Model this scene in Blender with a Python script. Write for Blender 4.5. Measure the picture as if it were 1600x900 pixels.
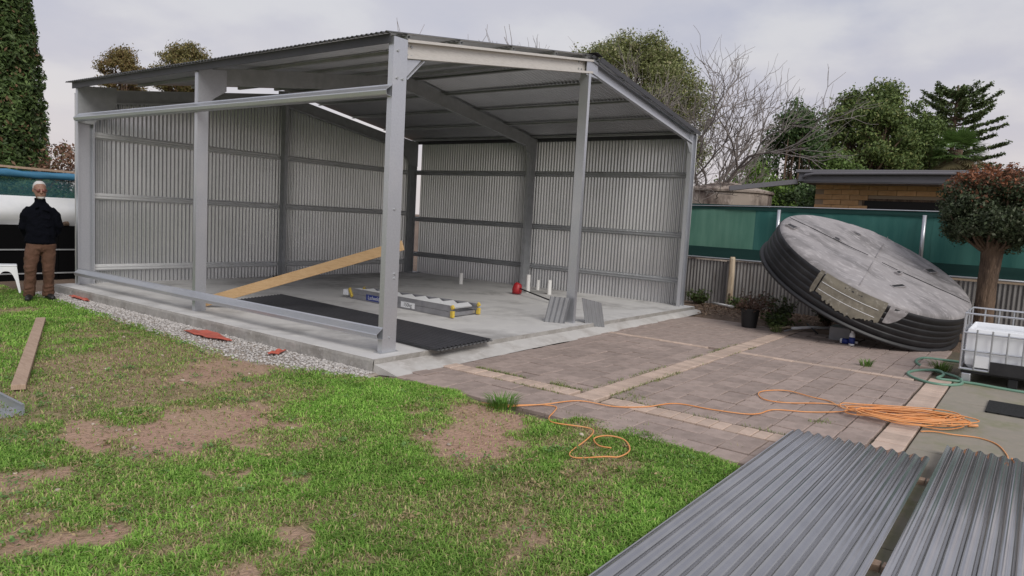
import bpy, math, random
import numpy as np
from mathutils import Vector, Matrix, noise

random.seed(7)
RNG = np.random.default_rng(11)
scene = bpy.context.scene
for o in list(bpy.data.objects):
    bpy.data.objects.remove(o)
COL = scene.collection
R = math.radians
V = Vector

# ------------------------------------------------------------------ camera
cam_data = bpy.data.cameras.new('camera')
cam_data.sensor_width = 36.0
cam_data.lens = 25.138
cam_data.clip_start = 0.05
cam_data.clip_end = 2000
cam = bpy.data.objects.new('camera', cam_data)
COL.objects.link(cam)
_r = V((0.5985906, -0.79910685, 0.05583497))
_u = V((0.04437525, 0.10267364, 0.99372479))
_d = V((0.79982506, 0.59235663, -0.09692005))
cam.matrix_world = Matrix(((_r.x, _u.x, -_d.x, -5.349), (_r.y, _u.y, -_d.y, -5.670),
                           (_r.z, _u.z, -_d.z, 1.675), (0, 0, 0, 1)))
scene.camera = cam
scene.render.resolution_x = 1024
scene.render.resolution_y = 576

# ------------------------------------------------------------------ sky and sun
SUN_EL, SUN_AZ = R(38), R(208)          # azimuth measured from +Y towards +X
world = bpy.data.worlds.new('World')
scene.world = world
world.use_nodes = True
nt = world.node_tree
nt.nodes.clear()
def wn(t, **k):
    n = nt.nodes.new(t)
    for a, b in k.items():
        setattr(n, a, b)
    return n
out = wn('ShaderNodeOutputWorld')
bg = wn('ShaderNodeBackground'); bg.inputs['Strength'].default_value = 0.1
sky = wn('ShaderNodeTexSky', sky_type='NISHITA', sun_disc=False)
sky.sun_elevation = SUN_EL; sky.sun_rotation = SUN_AZ
tc = wn('ShaderNodeTexCoord')
sep = wn('ShaderNodeSeparateXYZ'); nt.links.new(tc.outputs['Generated'], sep.inputs[0])
zz = wn('ShaderNodeMath', operation='ADD'); nt.links.new(sep.outputs['Z'], zz.inputs[0]); zz.inputs[1].default_value = 0.32
zm = wn('ShaderNodeMath', operation='MAXIMUM'); nt.links.new(zz.outputs[0], zm.inputs[0]); zm.inputs[1].default_value = 0.12
dv = wn('ShaderNodeVectorMath', operation='DIVIDE'); nt.links.new(tc.outputs['Generated'], dv.inputs[0])
cmb = wn('ShaderNodeCombineXYZ')
for i in range(3):
    nt.links.new(zm.outputs[0], cmb.inputs[i])
nt.links.new(cmb.outputs[0], dv.inputs[1])
def cloud_noise(scale, detail, lo, hi, off):
    ad = wn('ShaderNodeVectorMath', operation='ADD'); nt.links.new(dv.outputs[0], ad.inputs[0]); ad.inputs[1].default_value = off
    n = wn('ShaderNodeTexNoise'); n.inputs['Scale'].default_value = scale; n.inputs['Detail'].default_value = detail
    n.inputs['Roughness'].default_value = 0.5
    nt.links.new(ad.outputs[0], n.inputs['Vector'])
    m = wn('ShaderNodeMapRange'); m.inputs['From Min'].default_value = lo; m.inputs['From Max'].default_value = hi
    m.interpolation_type = 'SMOOTHSTEP'
    nt.links.new(n.outputs['Fac'], m.inputs['Value'])
    return m.outputs[0]
def wmix(fac, a, b):
    m = wn('ShaderNodeMix', data_type='RGBA')
    if isinstance(fac, float): m.inputs[0].default_value = fac
    else: nt.links.new(fac, m.inputs[0])
    for s, x in ((6, a), (7, b)):
        if isinstance(x, tuple): m.inputs[s].default_value = (*x, 1)
        else: nt.links.new(x, m.inputs[s])
    return m.outputs[2]
lo_c = wmix(cloud_noise(1.5, 5, .42, .60, (3.1, .7, 0)), (3.55, 3.62, 4.25), (4.1, 4.05, 4.45))
hi_c = wmix(cloud_noise(2.6, 6, .44, .66, (9.3, 4.2, 0)), lo_c, (4.8, 4.75, 4.9))
hz = wn('ShaderNodeMapRange'); hz.inputs['From Min'].default_value = 0.30; hz.inputs['From Max'].default_value = 0.02
hz.interpolation_type = 'SMOOTHSTEP'
nt.links.new(sep.outputs['Z'], hz.inputs['Value'])
hzs = wn('ShaderNodeMath', operation='MULTIPLY'); nt.links.new(hz.outputs[0], hzs.inputs[0]); hzs.inputs[1].default_value = 0.6
cl = wmix(hzs.outputs[0], hi_c, (5.3, 4.55, 4.35))
fin = wmix(0.92, sky.outputs[0], cl)
nt.links.new(fin, bg.inputs['Color'])
nt.links.new(bg.outputs[0], out.inputs['Surface'])

sl = bpy.data.lights.new('sun', 'SUN')
sl.energy = 1.5; sl.angle = R(30); sl.color = (1, .96, .9)
sun = bpy.data.objects.new('sun', sl); COL.objects.link(sun)
sd = V((math.sin(SUN_AZ) * math.cos(SUN_EL), math.cos(SUN_AZ) * math.cos(SUN_EL), math.sin(SUN_EL)))
sun.rotation_euler = sd.to_track_quat('Z', 'Y').to_euler()
sun.location = (0, 0, 30)

vs = scene.view_settings
vs.view_transform = 'Standard'; vs.look = 'None'; vs.exposure = 0.52; vs.gamma = 1.0
vs.use_curve_mapping = False

# ------------------------------------------------------------------ materials
def mat(name, col, rough=.6, metal=0.0, n1=None, n2=None, bump=None, vary=0.0, attr=False, transl=0.0,
        spec=None, coat=0.0, stretch=None, alpha=1.0, subs=None):
    """n1/n2: (scale, colour, lo, hi) noise layers over col; bump: (scale, strength, distance)"""
    m = bpy.data.materials.new(name); m.use_nodes = True
    t = m.node_tree; b = t.nodes['Principled BSDF']; L = t.links.new
    b.inputs['Roughness'].default_value = rough; b.inputs['Metallic'].default_value = metal
    if spec is not None: b.inputs['Specular IOR Level'].default_value = spec
    if coat: b.inputs['Coat Weight'].default_value = coat; b.inputs['Coat Roughness'].default_value = .25
    tcn = t.nodes.new('ShaderNodeTexCoord'); vec = tcn.outputs['Object']
    if stretch:
        mp = t.nodes.new('ShaderNodeMapping'); mp.inputs['Scale'].default_value = stretch
        L(vec, mp.inputs['Vector']); vec = mp.outputs[0]
    def mixc(fac, a, bb, mode='MIX'):
        x = t.nodes.new('ShaderNodeMix'); x.data_type = 'RGBA'; x.blend_type = mode
        if isinstance(fac, (int, float)): x.inputs[0].default_value = fac
        else: L(fac, x.inputs[0])
        for s, y in ((6, a), (7, bb)):
            if isinstance(y, tuple): x.inputs[s].default_value = (*y[:3], 1)
            else: L(y, x.inputs[s])
        return x.outputs[2]
    def noi(scale, lo, hi, det=5):
        n = t.nodes.new('ShaderNodeTexNoise'); n.inputs['Scale'].default_value = scale
        n.inputs['Detail'].default_value = det; n.inputs['Roughness'].default_value = .6
        L(vec, n.inputs['Vector'])
        r_ = t.nodes.new('ShaderNodeMapRange'); r_.inputs['From Min'].default_value = lo; r_.inputs['From Max'].default_value = hi
        L(n.outputs['Fac'], r_.inputs['Value']); return r_.outputs[0]
    c = col
    if attr:
        a = t.nodes.new('ShaderNodeAttribute'); a.attribute_name = 'col'; c = a.outputs['Color']
    for n in (n1, n2):
        if n: c = mixc(noi(n[0], n[2], n[3]), c, n[1])
    if vary:
        oi = t.nodes.new('ShaderNodeObjectInfo')
        r_ = t.nodes.new('ShaderNodeMapRange'); r_.inputs['To Min'].default_value = 1 - vary; r_.inputs['To Max'].default_value = 1 + vary
        L(oi.outputs['Random'], r_.inputs['Value'])
        hs = t.nodes.new('ShaderNodeHueSaturation')
        if isinstance(c, tuple): hs.inputs['Color'].default_value = (*c, 1)
        else: L(c, hs.inputs['Color'])
        L(r_.outputs[0], hs.inputs['Value']); c = hs.outputs[0]
    if isinstance(c, tuple): b.inputs['Base Color'].default_value = (*c, 1)
    else: L(c, b.inputs['Base Color'])
    if bump:
        bn = t.nodes.new('ShaderNodeBump'); bn.inputs['Strength'].default_value = bump[1]; bn.inputs['Distance'].default_value = bump[2]
        n = t.nodes.new('ShaderNodeTexNoise'); n.inputs['Scale'].default_value = bump[0]; n.inputs['Detail'].default_value = 6
        L(vec, n.inputs['Vector']); L(n.outputs['Fac'], bn.inputs['Height']); L(bn.outputs[0], b.inputs['Normal'])
    if transl or alpha < 1:
        o_ = t.nodes['Material Output']; sh = b.outputs[0]
        if transl:
            tr = t.nodes.new('ShaderNodeBsdfTranslucent')
            if isinstance(c, tuple): tr.inputs[0].default_value = (*c, 1)
            else: L(c, tr.inputs[0])
            ms = t.nodes.new('ShaderNodeMixShader'); ms.inputs[0].default_value = transl
            L(sh, ms.inputs[1]); L(tr.outputs[0], ms.inputs[2]); sh = ms.outputs[0]
        if alpha < 1:
            tp = t.nodes.new('ShaderNodeBsdfTransparent')
            ms = t.nodes.new('ShaderNodeMixShader'); ms.inputs[0].default_value = alpha
            L(tp.outputs[0], ms.inputs[1]); L(sh, ms.inputs[2]); sh = ms.outputs[0]
        L(sh, o_.inputs['Surface'])
    return m

M = {}
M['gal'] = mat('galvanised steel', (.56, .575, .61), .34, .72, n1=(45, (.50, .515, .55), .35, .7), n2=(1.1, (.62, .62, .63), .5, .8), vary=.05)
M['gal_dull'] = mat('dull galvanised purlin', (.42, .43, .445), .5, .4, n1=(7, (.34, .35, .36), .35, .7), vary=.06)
M['gal_beige'] = mat('galvanised rafter', (.62, .59, .55), .45, .3, n1=(14, (.48, .45, .41), .45, .75), stretch=(.6, 1, 9), vary=.04)
M['sheet_in'] = mat('zincalume sheet', (.58, .585, .60), .30, .85, n1=(1.1, (.50, .51, .52), .4, .7), n2=(30, (.62, .62, .62), .45, .8), vary=.05)
M['sheet_dark'] = mat('charcoal painted sheet', (.042, .042, .047), .5, 0, n1=(3, (.052, .052, .058), .4, .7), n2=(40, (.06, .06, .066), .6, .85), vary=.04, spec=.4)
M['sheet_slate'] = mat('slate grey painted sheet', (.42, .42, .432), .14, .85, n1=(2.2, (.34, .34, .352), .38, .7), n2=(70, (.45, .45, .465), .62, .85), vary=.05)
M['girt'] = mat('bright galvanised girt', (.64, .645, .65), .5, .25, n1=(7, (.56, .565, .57), .35, .7), vary=.06)
M['sheet_cut'] = mat('slate sheet offcut', (.24, .245, .255), .45, .2, n1=(6, (.2, .2, .21), .4, .7))
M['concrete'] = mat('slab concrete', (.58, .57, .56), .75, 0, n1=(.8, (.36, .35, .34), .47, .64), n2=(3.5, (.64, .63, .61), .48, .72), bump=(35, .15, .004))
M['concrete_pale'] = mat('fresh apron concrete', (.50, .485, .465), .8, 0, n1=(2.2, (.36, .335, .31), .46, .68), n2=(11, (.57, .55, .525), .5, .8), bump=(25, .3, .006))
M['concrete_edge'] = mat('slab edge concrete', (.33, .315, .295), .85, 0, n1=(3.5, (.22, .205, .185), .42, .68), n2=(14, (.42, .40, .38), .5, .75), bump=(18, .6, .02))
M['concrete_moss'] = mat('mossy pad concrete', (.27, .245, .20), .85, 0, n1=(1.3, (.20, .205, .105), .45, .7), n2=(9, (.31, .27, .22), .45, .75), bump=(30, .3, .005), vary=.06)
M['paver'] = mat('grey brown paver', (.35, .275, .242), .85, 0, n1=(7, (.26, .205, .178), .4, .7), n2=(28, (.47, .39, .345), .55, .8), bump=(45, .35, .005), vary=.14)
M['joint'] = mat('dark joint soil', (.10, .08, .06), .95, 0, n1=(12, (.15, .13, .07), .45, .7))
M['paver_brick'] = mat('pale pink paver brick', (.53, .41, .335), .85, 0, n1=(8, (.42, .32, .26), .4, .72), n2=(30, (.52, .42, .34), .55, .8), bump=(45, .35, .005), vary=.13)
M['ground'] = mat('soil and thatch', (.2, .14, .1), .95, 0, attr=True, n1=(26, (.21, .13, .09), .52, .8), n2=(75, (.46, .34, .25), .62, .85), bump=(38, .8, .03))
M['gravel'] = mat('crushed gravel', (.4, .4, .4), .9, 0, attr=True)
M['grass'] = mat('grass blades', (.1, .2, .04), .55, 0, attr=True, transl=.25, spec=.25)
M['leaf'] = mat('leaves', (.06, .1, .03), .55, 0, attr=True, transl=.22, spec=.3)
M['bark'] = mat('bark', (.15, .10, .068), .95, 0, n1=(9, (.075, .05, .036), .42, .66), n2=(34, (.23, .16, .115), .52, .75), stretch=(1, 1, .22), bump=(26, 1.0, .04))
M['twig'] = mat('grey bare twigs', (.20, .175, .165), .9, 0, n1=(3, (.29, .26, .24), .4, .7))
M['pine'] = mat('pine timber', (.52, .345, .18), .65, 0, n1=(7, (.42, .26, .12), .42, .66), n2=(30, (.60, .42, .24), .5, .75), stretch=(1, 1, 8), bump=(30, .15, .003))
M['plank'] = mat('weathered plank', (.42, .30, .22), .8, 0, n1=(5, (.34, .235, .17), .42, .66), n2=(22, (.50, .38, .29), .5, .75), stretch=(6, .6, 1), bump=(30, .2, .003))
M['oldwood'] = mat('old fence timber', (.55, .45, .33), .85, 0, n1=(5, (.35, .25, .16), .48, .7), stretch=(4, 4, .6), bump=(20, .4, .01))
M['cord'] = mat('orange cord rubber', (.72, .29, .09), .5, 0, n1=(3, (.74, .38, .17), .4, .7))
M['hose'] = mat('green garden hose', (.13, .26, .19), .45, 0, n1=(4, (.19, .33, .25), .4, .7))
M['poly_black'] = mat('black poly', (.012, .012, .014), .5, 0, n1=(3, (.035, .035, .037), .5, .8), bump=(12, .2, .01))
M['poly_grey'] = mat('faded poly face', (.30, .282, .286), .7, 0, n1=(1.3, (.17, .16, .162), .44, .64), n2=(9, (.45, .425, .43), .52, .75), stretch=(2.2, .7, 1), bump=(9, .3, .02))
M['poly_beige'] = mat('bare beige patch', (.25, .228, .18), .75, 0, n1=(4, (.17, .155, .125), .42, .68), n2=(14, (.43, .41, .36), .55, .8))
M['white_pl'] = mat('white plastic', (.74, .75, .77), .45, 0, n1=(3, (.64, .66, .70), .45, .75))
M['white_dirty'] = mat('white bottle plastic', (.82, .84, .87), .4, 0, n1=(2, (.70, .72, .76), .5, .8))
M['pvc'] = mat('white pvc', (.78, .77, .75), .4)
M['yellow'] = mat('yellow plastic', (.60, .43, .06), .5, 0, n1=(20, (.45, .33, .08), .5, .8))
M['alu'] = mat('ladder aluminium', (.36, .36, .38), .4, .6, n1=(6, (.28, .28, .30), .4, .7))
M['tread'] = mat('bright ladder tread', (.78, .79, .8), .4, .3)
M['red'] = mat('red plastic', (.38, .02, .025), .45)
M['redfilm'] = mat('red plastic film', (.62, .16, .11), .5, 0, n1=(14, (.50, .11, .08), .45, .7), transl=.2)
M['black'] = mat('black plastic', (.012, .012, .014), .55)
M['black_panel'] = mat('black panel', (.003, .003, .0035), .9, spec=.1)
M['rubber'] = mat('black mat', (.015, .016, .016), .85, bump=(60, .6, .01))
M['shade_a'] = mat('pale green shade cloth', (.11, .27, .205), .85, 0, n1=(1.1, (.16, .34, .26), .42, .66), stretch=(1, 3, .5), bump=(220, .25, .002), transl=.35)
M['shade_b'] = mat('teal shade cloth', (.035, .15, .135), .85, 0, n1=(1.1, (.065, .21, .185), .42, .66), stretch=(1, 3, .5), bump=(220, .25, .002), transl=.3)
M['shade_c'] = mat('dark green shade hem', (.012, .055, .05), .9, bump=(220, .25, .002), transl=.2)
M['net'] = mat('teal netting', (.03, .12, .15), .8, 0, n1=(2, (.05, .2, .2), .45, .7), alpha=.62, transl=.3)
M['tarp'] = mat('blue net roll', (.05, .19, .33), .6, 0, n1=(3, (.03, .12, .2), .45, .7), stretch=(.5, 1, 4))
M['fence'] = mat('weathered fence sheet', (.21, .20, .195), .6, .25, n1=(2.4, (.30, .29, .285), .45, .7), n2=(5, (.15, .125, .11), .55, .8), stretch=(1, 2, .4), vary=.14)
M['brick'] = mat('orange brick', (.70, .42, .21), .85, 0, n1=(6, (.60, .33, .15), .42, .7), bump=(40, .4, .006), vary=.16)
M['mortar'] = mat('mortar', (.42, .32, .23), .95, bump=(50, .4, .005))
M['fascia'] = mat('grey painted fascia', (.135, .13, .145), .5, 0, n1=(2, (.15, .145, .16), .4, .7))
M['fascia_hi'] = mat('grey roof edge', (.18, .175, .19), .5)
M['glass'] = mat('dark window glass', (.012, .010, .010), .35, 0, spec=.2)
M['tank_con'] = mat('stained tank concrete', (.40, .335, .285), .9, 0, n1=(1.6, (.10, .07, .06), .46, .62), n2=(6, (.56, .48, .42), .55, .75), stretch=(1, 1, .5), bump=(20, .4, .01))
M['pot'] = mat('black plant pot', (.012, .012, .013), .6)
M['skin'] = mat('skin', (.29, .16, .115), .6, n1=(22, (.21, .105, .075), .42, .72))
M['sweater'] = mat('navy knit', (.0045, .005, .008), .95, bump=(90, .3, .004), spec=.05)
M['trouser'] = mat('brown trousers', (.10, .048, .029), .88, 0, n1=(9, (.09, .044, .026), .42, .7), bump=(14, .4, .02))
M['hair'] = mat('white hair', (.56, .545, .535), .85, bump=(120, .8, .01))
M['shoe'] = mat('black shoe leather', (.012, .012, .012), .5)
M['lens'] = mat('tinted lens', (.17, .06, .05), .4)
M['blue_print'] = mat('blue sticker', (.02, .04, .22), .5)
M['dark_print'] = mat('dark print', (.03, .03, .04), .5)

# ------------------------------------------------------------------ mesh builder
class MB:
    def __init__(s): s.v = []; s.f = []; s.c = None
    def add(s, vs_, fs):
        b = len(s.v); s.v.extend([tuple(x) for x in vs_]); s.f.extend([tuple(i + b for i in q) for q in fs]); return s
    def box(s, x0, x1, y0, y1, z0, z1):
        return s.add([(x0, y0, z0), (x1, y0, z0), (x1, y1, z0), (x0, y1, z0), (x0, y0, z1), (x1, y0, z1), (x1, y1, z1), (x0, y1, z1)],
                     [(0, 3, 2, 1), (4, 5, 6, 7), (0, 1, 5, 4), (1, 2, 6, 5), (2, 3, 7, 6), (3, 0, 4, 7)])
    def bar(s, p0, p1, w, h, up=(0, 0, 1), w1=None, h1=None):
        p0 = V(p0); p1 = V(p1); t = (p1 - p0).normalized(); a = t.cross(V(up)).normalized(); b = a.cross(t).normalized()
        vv = []
        for p, ww, hh in ((p0, w, h), (p1, w1 or w, h1 or h)):
            for i, j in ((-1, -1), (1, -1), (1, 1), (-1, 1)):
                vv.append(p + a * (i * ww / 2) + b * (j * hh / 2))
        return s.add(vv, [(0, 1, 2, 3), (7, 6, 5, 4), (0, 4, 5, 1), (1, 5, 6, 2), (2, 6, 7, 3), (3, 7, 4, 0)])
    def tube(s, path, rad, n=8, cap=True, squash=None):
        path = [V(p) for p in path]; m = len(path)
        if not isinstance(rad, (list, tuple)): rad = [rad] * m
        vv = []; prev = None
        for i, p in enumerate(path):
            t = (path[min(i + 1, m - 1)] - path[max(i - 1, 0)])
            t = t.normalized() if t.length > 1e-9 else V((0, 0, 1))
            if prev is None:
                a = t.cross(V((0, 0, 1)));  a = a if a.length > 1e-3 else V((1, 0, 0)); a.normalize()
            else:
                a = prev - t * prev.dot(t)
                if a.length < 1e-6: a = t.orthogonal()
                a.normalize()
            prev = a; b = t.cross(a)
            for k in range(n):
                th = 2 * math.pi * k / n
                vv.append(p + a * (math.cos(th) * rad[i]) + b * (math.sin(th) * rad[i]))
        fs = [(i * n + k, i * n + (k + 1) % n, (i + 1) * n + (k + 1) % n, (i + 1) * n + k) for i in range(m - 1) for k in range(n)]
        if cap: fs += [tuple(range(n - 1, -1, -1)), tuple((m - 1) * n + k for k in range(n))]
        return s.add(vv, fs)
    def rings(s, rings, n=16):
        """rings: (cx, cy, cz, rx, ry) horizontal ellipses, capped"""
        vv = []; m = len(rings)
        for (cx, cy, cz, rx, ry) in rings:
            for k in range(n):
                th = 2 * math.pi * k / n
                vv.append((cx + rx * math.cos(th), cy + ry * math.sin(th), cz))
        fs = [(i * n + k, i * n + (k + 1) % n, (i + 1) * n + (k + 1) % n, (i + 1) * n + k) for i in range(m - 1) for k in range(n)]
        fs += [tuple(range(n - 1, -1, -1)), tuple((m - 1) * n + k for k in range(n))]
        return s.add(vv, fs)
    def lathe(s, prof, n=32, mtx=None):
        m = len(prof); vv = []
        for r_, z in prof:
            for k in range(n):
                th = 2 * math.pi * k / n; p = V((r_ * math.cos(th), r_ * math.sin(th), z))
                vv.append(mtx @ p if mtx else p)
        fs = [(i * n + k, i * n + (k + 1) % n, (i + 1) * n + (k + 1) % n, (i + 1) * n + k) for i in range(m - 1) for k in range(n)]
        return s.add(vv, fs)
    def sweep(s, O, I, p0, p1, e1, e2):
        """thin-walled section: outer/inner polylines in (e1,e2) axes swept p0->p1"""
        p0 = V(p0); p1 = V(p1); e1 = V(e1); e2 = V(e2); n = len(O); vv = []
        for p in (p0, p1):
            for q in list(O) + list(I):
                vv.append(p + e1 * q[0] + e2 * q[1])
        m = 2 * n; fs = []
        for i in range(n - 1):
            fs += [(i, i + 1, m + i + 1, m + i), (n + i + 1, n + i, m + n + i, m + n + i + 1),
                   (i, n + i, n + i + 1, i + 1), (m + i, m + i + 1, m + n + i + 1, m + n + i)]
        fs += [(0, m, m + n, n), (n - 1, 2 * n - 1, m + 2 * n - 1, m + n - 1)]
        return s.add(vv, fs)
    def build(s, name, m, parent=None, smooth=False, bevel=0, loc=None):
        me = bpy.data.meshes.new(name); me.from_pydata(s.v, [], s.f); me.update()
        o = bpy.data.objects.new(name, me); COL.objects.link(o); me.materials.append(M[m] if isinstance(m, str) else m)
        if smooth: me.polygons.foreach_set('use_smooth', [True] * len(me.polygons))
        if bevel:
            bv = o.modifiers.new('bevel', 'BEVEL'); bv.width = bevel; bv.segments = 2; bv.limit_method = 'ANGLE'
        if loc: o.location = loc
        if parent is not None:
            put(o, parent)
        return o
def put(o, parent):
    o.parent = parent
    p = parent; base = V((0, 0, 0))
    while p is not None:
        base += p.location; p = p.parent
    if not parent.get('_local'):
        o.location = V(o.location) - base
def tag(o, label=None, cat=None, group=None, kind=None):
    if label: o['label'] = label
    if cat: o['category'] = cat
    if group: o['group'] = group
    if kind: o['kind'] = kind
    return o
def thing(name, loc, label, cat, group=None):
    o = bpy.data.objects.new(name, None); COL.objects.link(o); o.location = loc; o.empty_display_size = .2
    return tag(o, label, cat, group)
def thick(poly, t):
    """offset an open 2-D polyline to the left by t"""
    n = len(poly); res = []
    for i in range(n):
        def nrm(a, b):
            dx, dy = b[0] - a[0], b[1] - a[1]; l = math.hypot(dx, dy) or 1; return (-dy / l, dx / l)
        if i == 0: k = nrm(poly[0], poly[1]); sc = 1
        elif i == n - 1: k = nrm(poly[-2], poly[-1]); sc = 1
        else:
            a = nrm(poly[i - 1], poly[i]); b = nrm(poly[i], poly[i + 1]); k = (a[0] + b[0], a[1] + b[1])
            l = math.hypot(*k) or 1; k = (k[0] / l, k[1] / l); sc = 1 / max(.5, k[0] * a[0] + k[1] * a[1])
        res.append((poly[i][0] + k[0] * t * sc, poly[i][1] + k[1] * t * sc))
    return res
def csec(p0, p1, e1, e2, w, fl, lip=.022, t=.004, mb=None):
    P_ = [(lip, fl), (0, fl), (0, 0), (w, 0), (w, fl), (w - lip, fl)]
    return (mb or MB()).sweep(P_, thick(P_, t), p0, p1, e1, e2)
def hat(p0, p1, e1, e2, w=.12, dp=.06, t=.003):
    P_ = [(0, 0), (.018, 0), (.028, dp), (.046, dp), (.052, dp - .014), (w - .052, dp - .014), (w - .046, dp), (w - .028, dp), (w - .018, 0), (w, 0)]
    return MB().sweep(P_, thick(P_, -t), p0, p1, e1, e2)
def wave_pts(width, pitch=.0762, amp=.0095, seg=12, start=0.0):
    """sine corrugation; start keeps neighbouring sheets in phase so their laps nest"""
    n = int(round(width / pitch * seg))
    return [(width * i / n, amp * math.sin(2 * math.pi * (start + width * i / n) / pitch)) for i in range(n + 1)]
def strip_mesh(cols_lo, cols_hi, nrm, t):
    """corrugated sheet from two edge polylines with thickness t along nrm"""
    n = len(cols_lo); nrm = V(nrm); vv = [V(p) for p in cols_lo] + [V(p) for p in cols_hi]
    vv += [p + nrm * t for p in vv[:2 * n]]
    fs = []
    for i in range(n - 1):
        fs += [(i, i + 1, n + i + 1, n + i), (2 * n + i + 1, 2 * n + i, 3 * n + i, 3 * n + i + 1),
               (i, 2 * n + i, 2 * n + i + 1, i + 1), (n + i, n + i + 1, 3 * n + i + 1, 3 * n + i)]
    fs += [(0, n, 3 * n, 2 * n), (n - 1, 3 * n - 1, 4 * n - 1, 2 * n - 1)]
    return MB().add(vv, fs)
def set_col(me, cols):
    a = me.color_attributes.new('col', 'FLOAT_COLOR', 'POINT')
    c4 = np.ones((len(cols), 4), np.float32); c4[:, :3] = cols
    a.data.foreach_set('color', c4.ravel())
def np_mesh(name, verts, faces_flat, nper, m, cols=None, smooth=False, parent=None):
    """fast mesh: faces_flat int array (F,nper)"""
    me = bpy.data.meshes.new(name); nv = len(verts); nf = len(faces_flat)
    me.vertices.add(nv); me.vertices.foreach_set('co', np.asarray(verts, np.float32).ravel())
    me.loops.add(nf * nper); me.loops.foreach_set('vertex_index', np.asarray(faces_flat, np.int32).ravel())
    me.polygons.add(nf); me.polygons.foreach_set('loop_start', np.arange(nf, dtype=np.int32) * nper)
    me.polygons.foreach_set('loop_total', np.full(nf, nper, np.int32))
    if smooth: me.polygons.foreach_set('use_smooth', np.ones(nf, bool))
    me.update(calc_edges=True)
    if cols is not None: set_col(me, cols)
    me.materials.append(M[m]); o = bpy.data.objects.new(name, me); COL.objects.link(o)
    if parent is not None: put(o, parent)
    return o

# ================================================================== THE SETTING
A_, B_, ZS = 8.077, 7.60, 0.13          # shed: gable width, length, slab top
BARE = [(-2.03,2.03,0.46,1.20,0.7),(-2.45,-0.79,0.55,0.85,1.0),(-3.12,-0.44,0.29,0.38,1.0),(-3.82,-0.99,0.22,0.40,0.9),(-3.94,-2.04,0.22,0.24,1.0),(-3.14,-2.62,0.14,0.22,1.0),(-1.09,-2.19,0.40,0.79,1.2),(-1.58,-2.33,0.23,0.26,0.9),(-2.51,-3.66,0.18,0.39,0.8),(-1.94,-3.08,0.16,0.29,0.6),(-1.40,0.83,0.55,0.96,0.9),(-2.52,-2.15,0.09,0.09,0.9),(-2.55,-2.61,0.19,0.14,0.5),(-3.48,-2.91,0.21,0.14,1.0),(-2.86,-1.87,0.11,0.11,0.9),(-0.10,-2.28,0.40,0.30,1.0),(-1.35,2.42,0.44,1.01,0.5),(-2.86,1.27,0.34,0.25,0.4),(-2.41,0.16,0.85,0.51,0.6),(-1.67,-0.19,0.51,0.55,0.7),(-3.14,-3.22,0.18,0.11,0.6),(-3.56,-0.26,0.21,0.21,0.4),(-2.0,1.3,1.0,1.9,.58),(-3.1,.35,.55,.6,.5),(-2.9,-2.55,1.1,.3,.45),(-2.15,-3.35,.45,.7,.5),(-3.6,-1.3,.5,.35,.42),(-1.2,3.8,.35,1.4,.5),(-2.0,-1.5,.5,.35,.38)]
def vnoise(x, y, s, seed=0):
    """smooth value noise, numpy"""
    x = np.asarray(x) * s + seed * 17.3; y = np.asarray(y) * s + seed * 9.7
    xi = np.floor(x).astype(int); yi = np.floor(y).astype(int); fx = x - xi; fy = y - yi
    fx = fx * fx * (3 - 2 * fx); fy = fy * fy * (3 - 2 * fy)
    def h(a, b):
        n = (a * 374761393 + b * 668265263 + seed * 1013904223) & 0x7fffffff
        n = ((n ^ (n >> 13)) * 1274126177) & 0x7fffffff
        return ((n ^ (n >> 16)) & 0xffff) / 65535.0
    return (h(xi, yi) * (1 - fx) + h(xi + 1, yi) * fx) * (1 - fy) + (h(xi, yi + 1) * (1 - fx) + h(xi + 1, yi + 1) * fx) * fy
EDGE_Y = [-9, -5, -4.03, -3.5, -3.0, -2.7, -2.5, -1.66, -1.31, -.76, -.24, 1.2, 3.4, 7, 9, 30]
EDGE_X = [-.9, -.6, -.36, -.2, .0, -.1, -.43, -.42, -.24, -.33, -.54, -.92, -.79, -.62, -.7, -.7]
def lawn_edge(y): return np.interp(y, EDGE_Y, EDGE_X)
def bareness(x, y):
    b = np.zeros_like(np.asarray(x, float)); fx, fy = .804, .595
    wx = x + .42 * (vnoise(x, y, 2.3, 3) - .5) + .26 * (vnoise(x, y, 7, 4) - .5) + .08 * (vnoise(x, y, 21, 14) - .5)
    wy = y + .42 * (vnoise(x, y, 2.3, 5) - .5) + .26 * (vnoise(x, y, 7, 6) - .5) + .08 * (vnoise(x, y, 21, 15) - .5)
    for cx, cy, a, d_, s in BARE:
        dx, dy = wx - cx, wy - cy
        u = (dx * .595 - dy * .804) / a; v = (dx * fx + dy * fy) / d_
        q = np.sqrt(u * u + v * v); b = np.maximum(b, min(1.2, s * 1.12) * np.clip((1.42 - q) / .85, 0, 1))
    n = vnoise(x, y, 1.6, 8) * .5 + vnoise(x, y, 5, 9) * .3 + vnoise(x, y, 14, 10) * .2
    b = np.maximum(b, np.clip((n - .53) * 3.4, 0, .8)) + .16 * (vnoise(x, y, 11, 13) - .5)
    return np.clip(b, 0, 1)
def ground_z(x, y):
    z = .03 * (vnoise(x, y, 1.1, 1) - .5) + .018 * (vnoise(x, y, 5, 2) - .5)
    e = lawn_edge(y); k = np.clip((x - e + .06) / .12, 0, 1)
    paved = (k > 0) & (y < 8.2) & (x < 7.75) & (y > -12)
    z = np.where(paved, z * (1 - k) - .03 * k, z)
    strip = (x > -1.2) & (x < -.2) & (y > -.3) & (y < 7.9)
    return np.where(strip, -.012, z)

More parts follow.
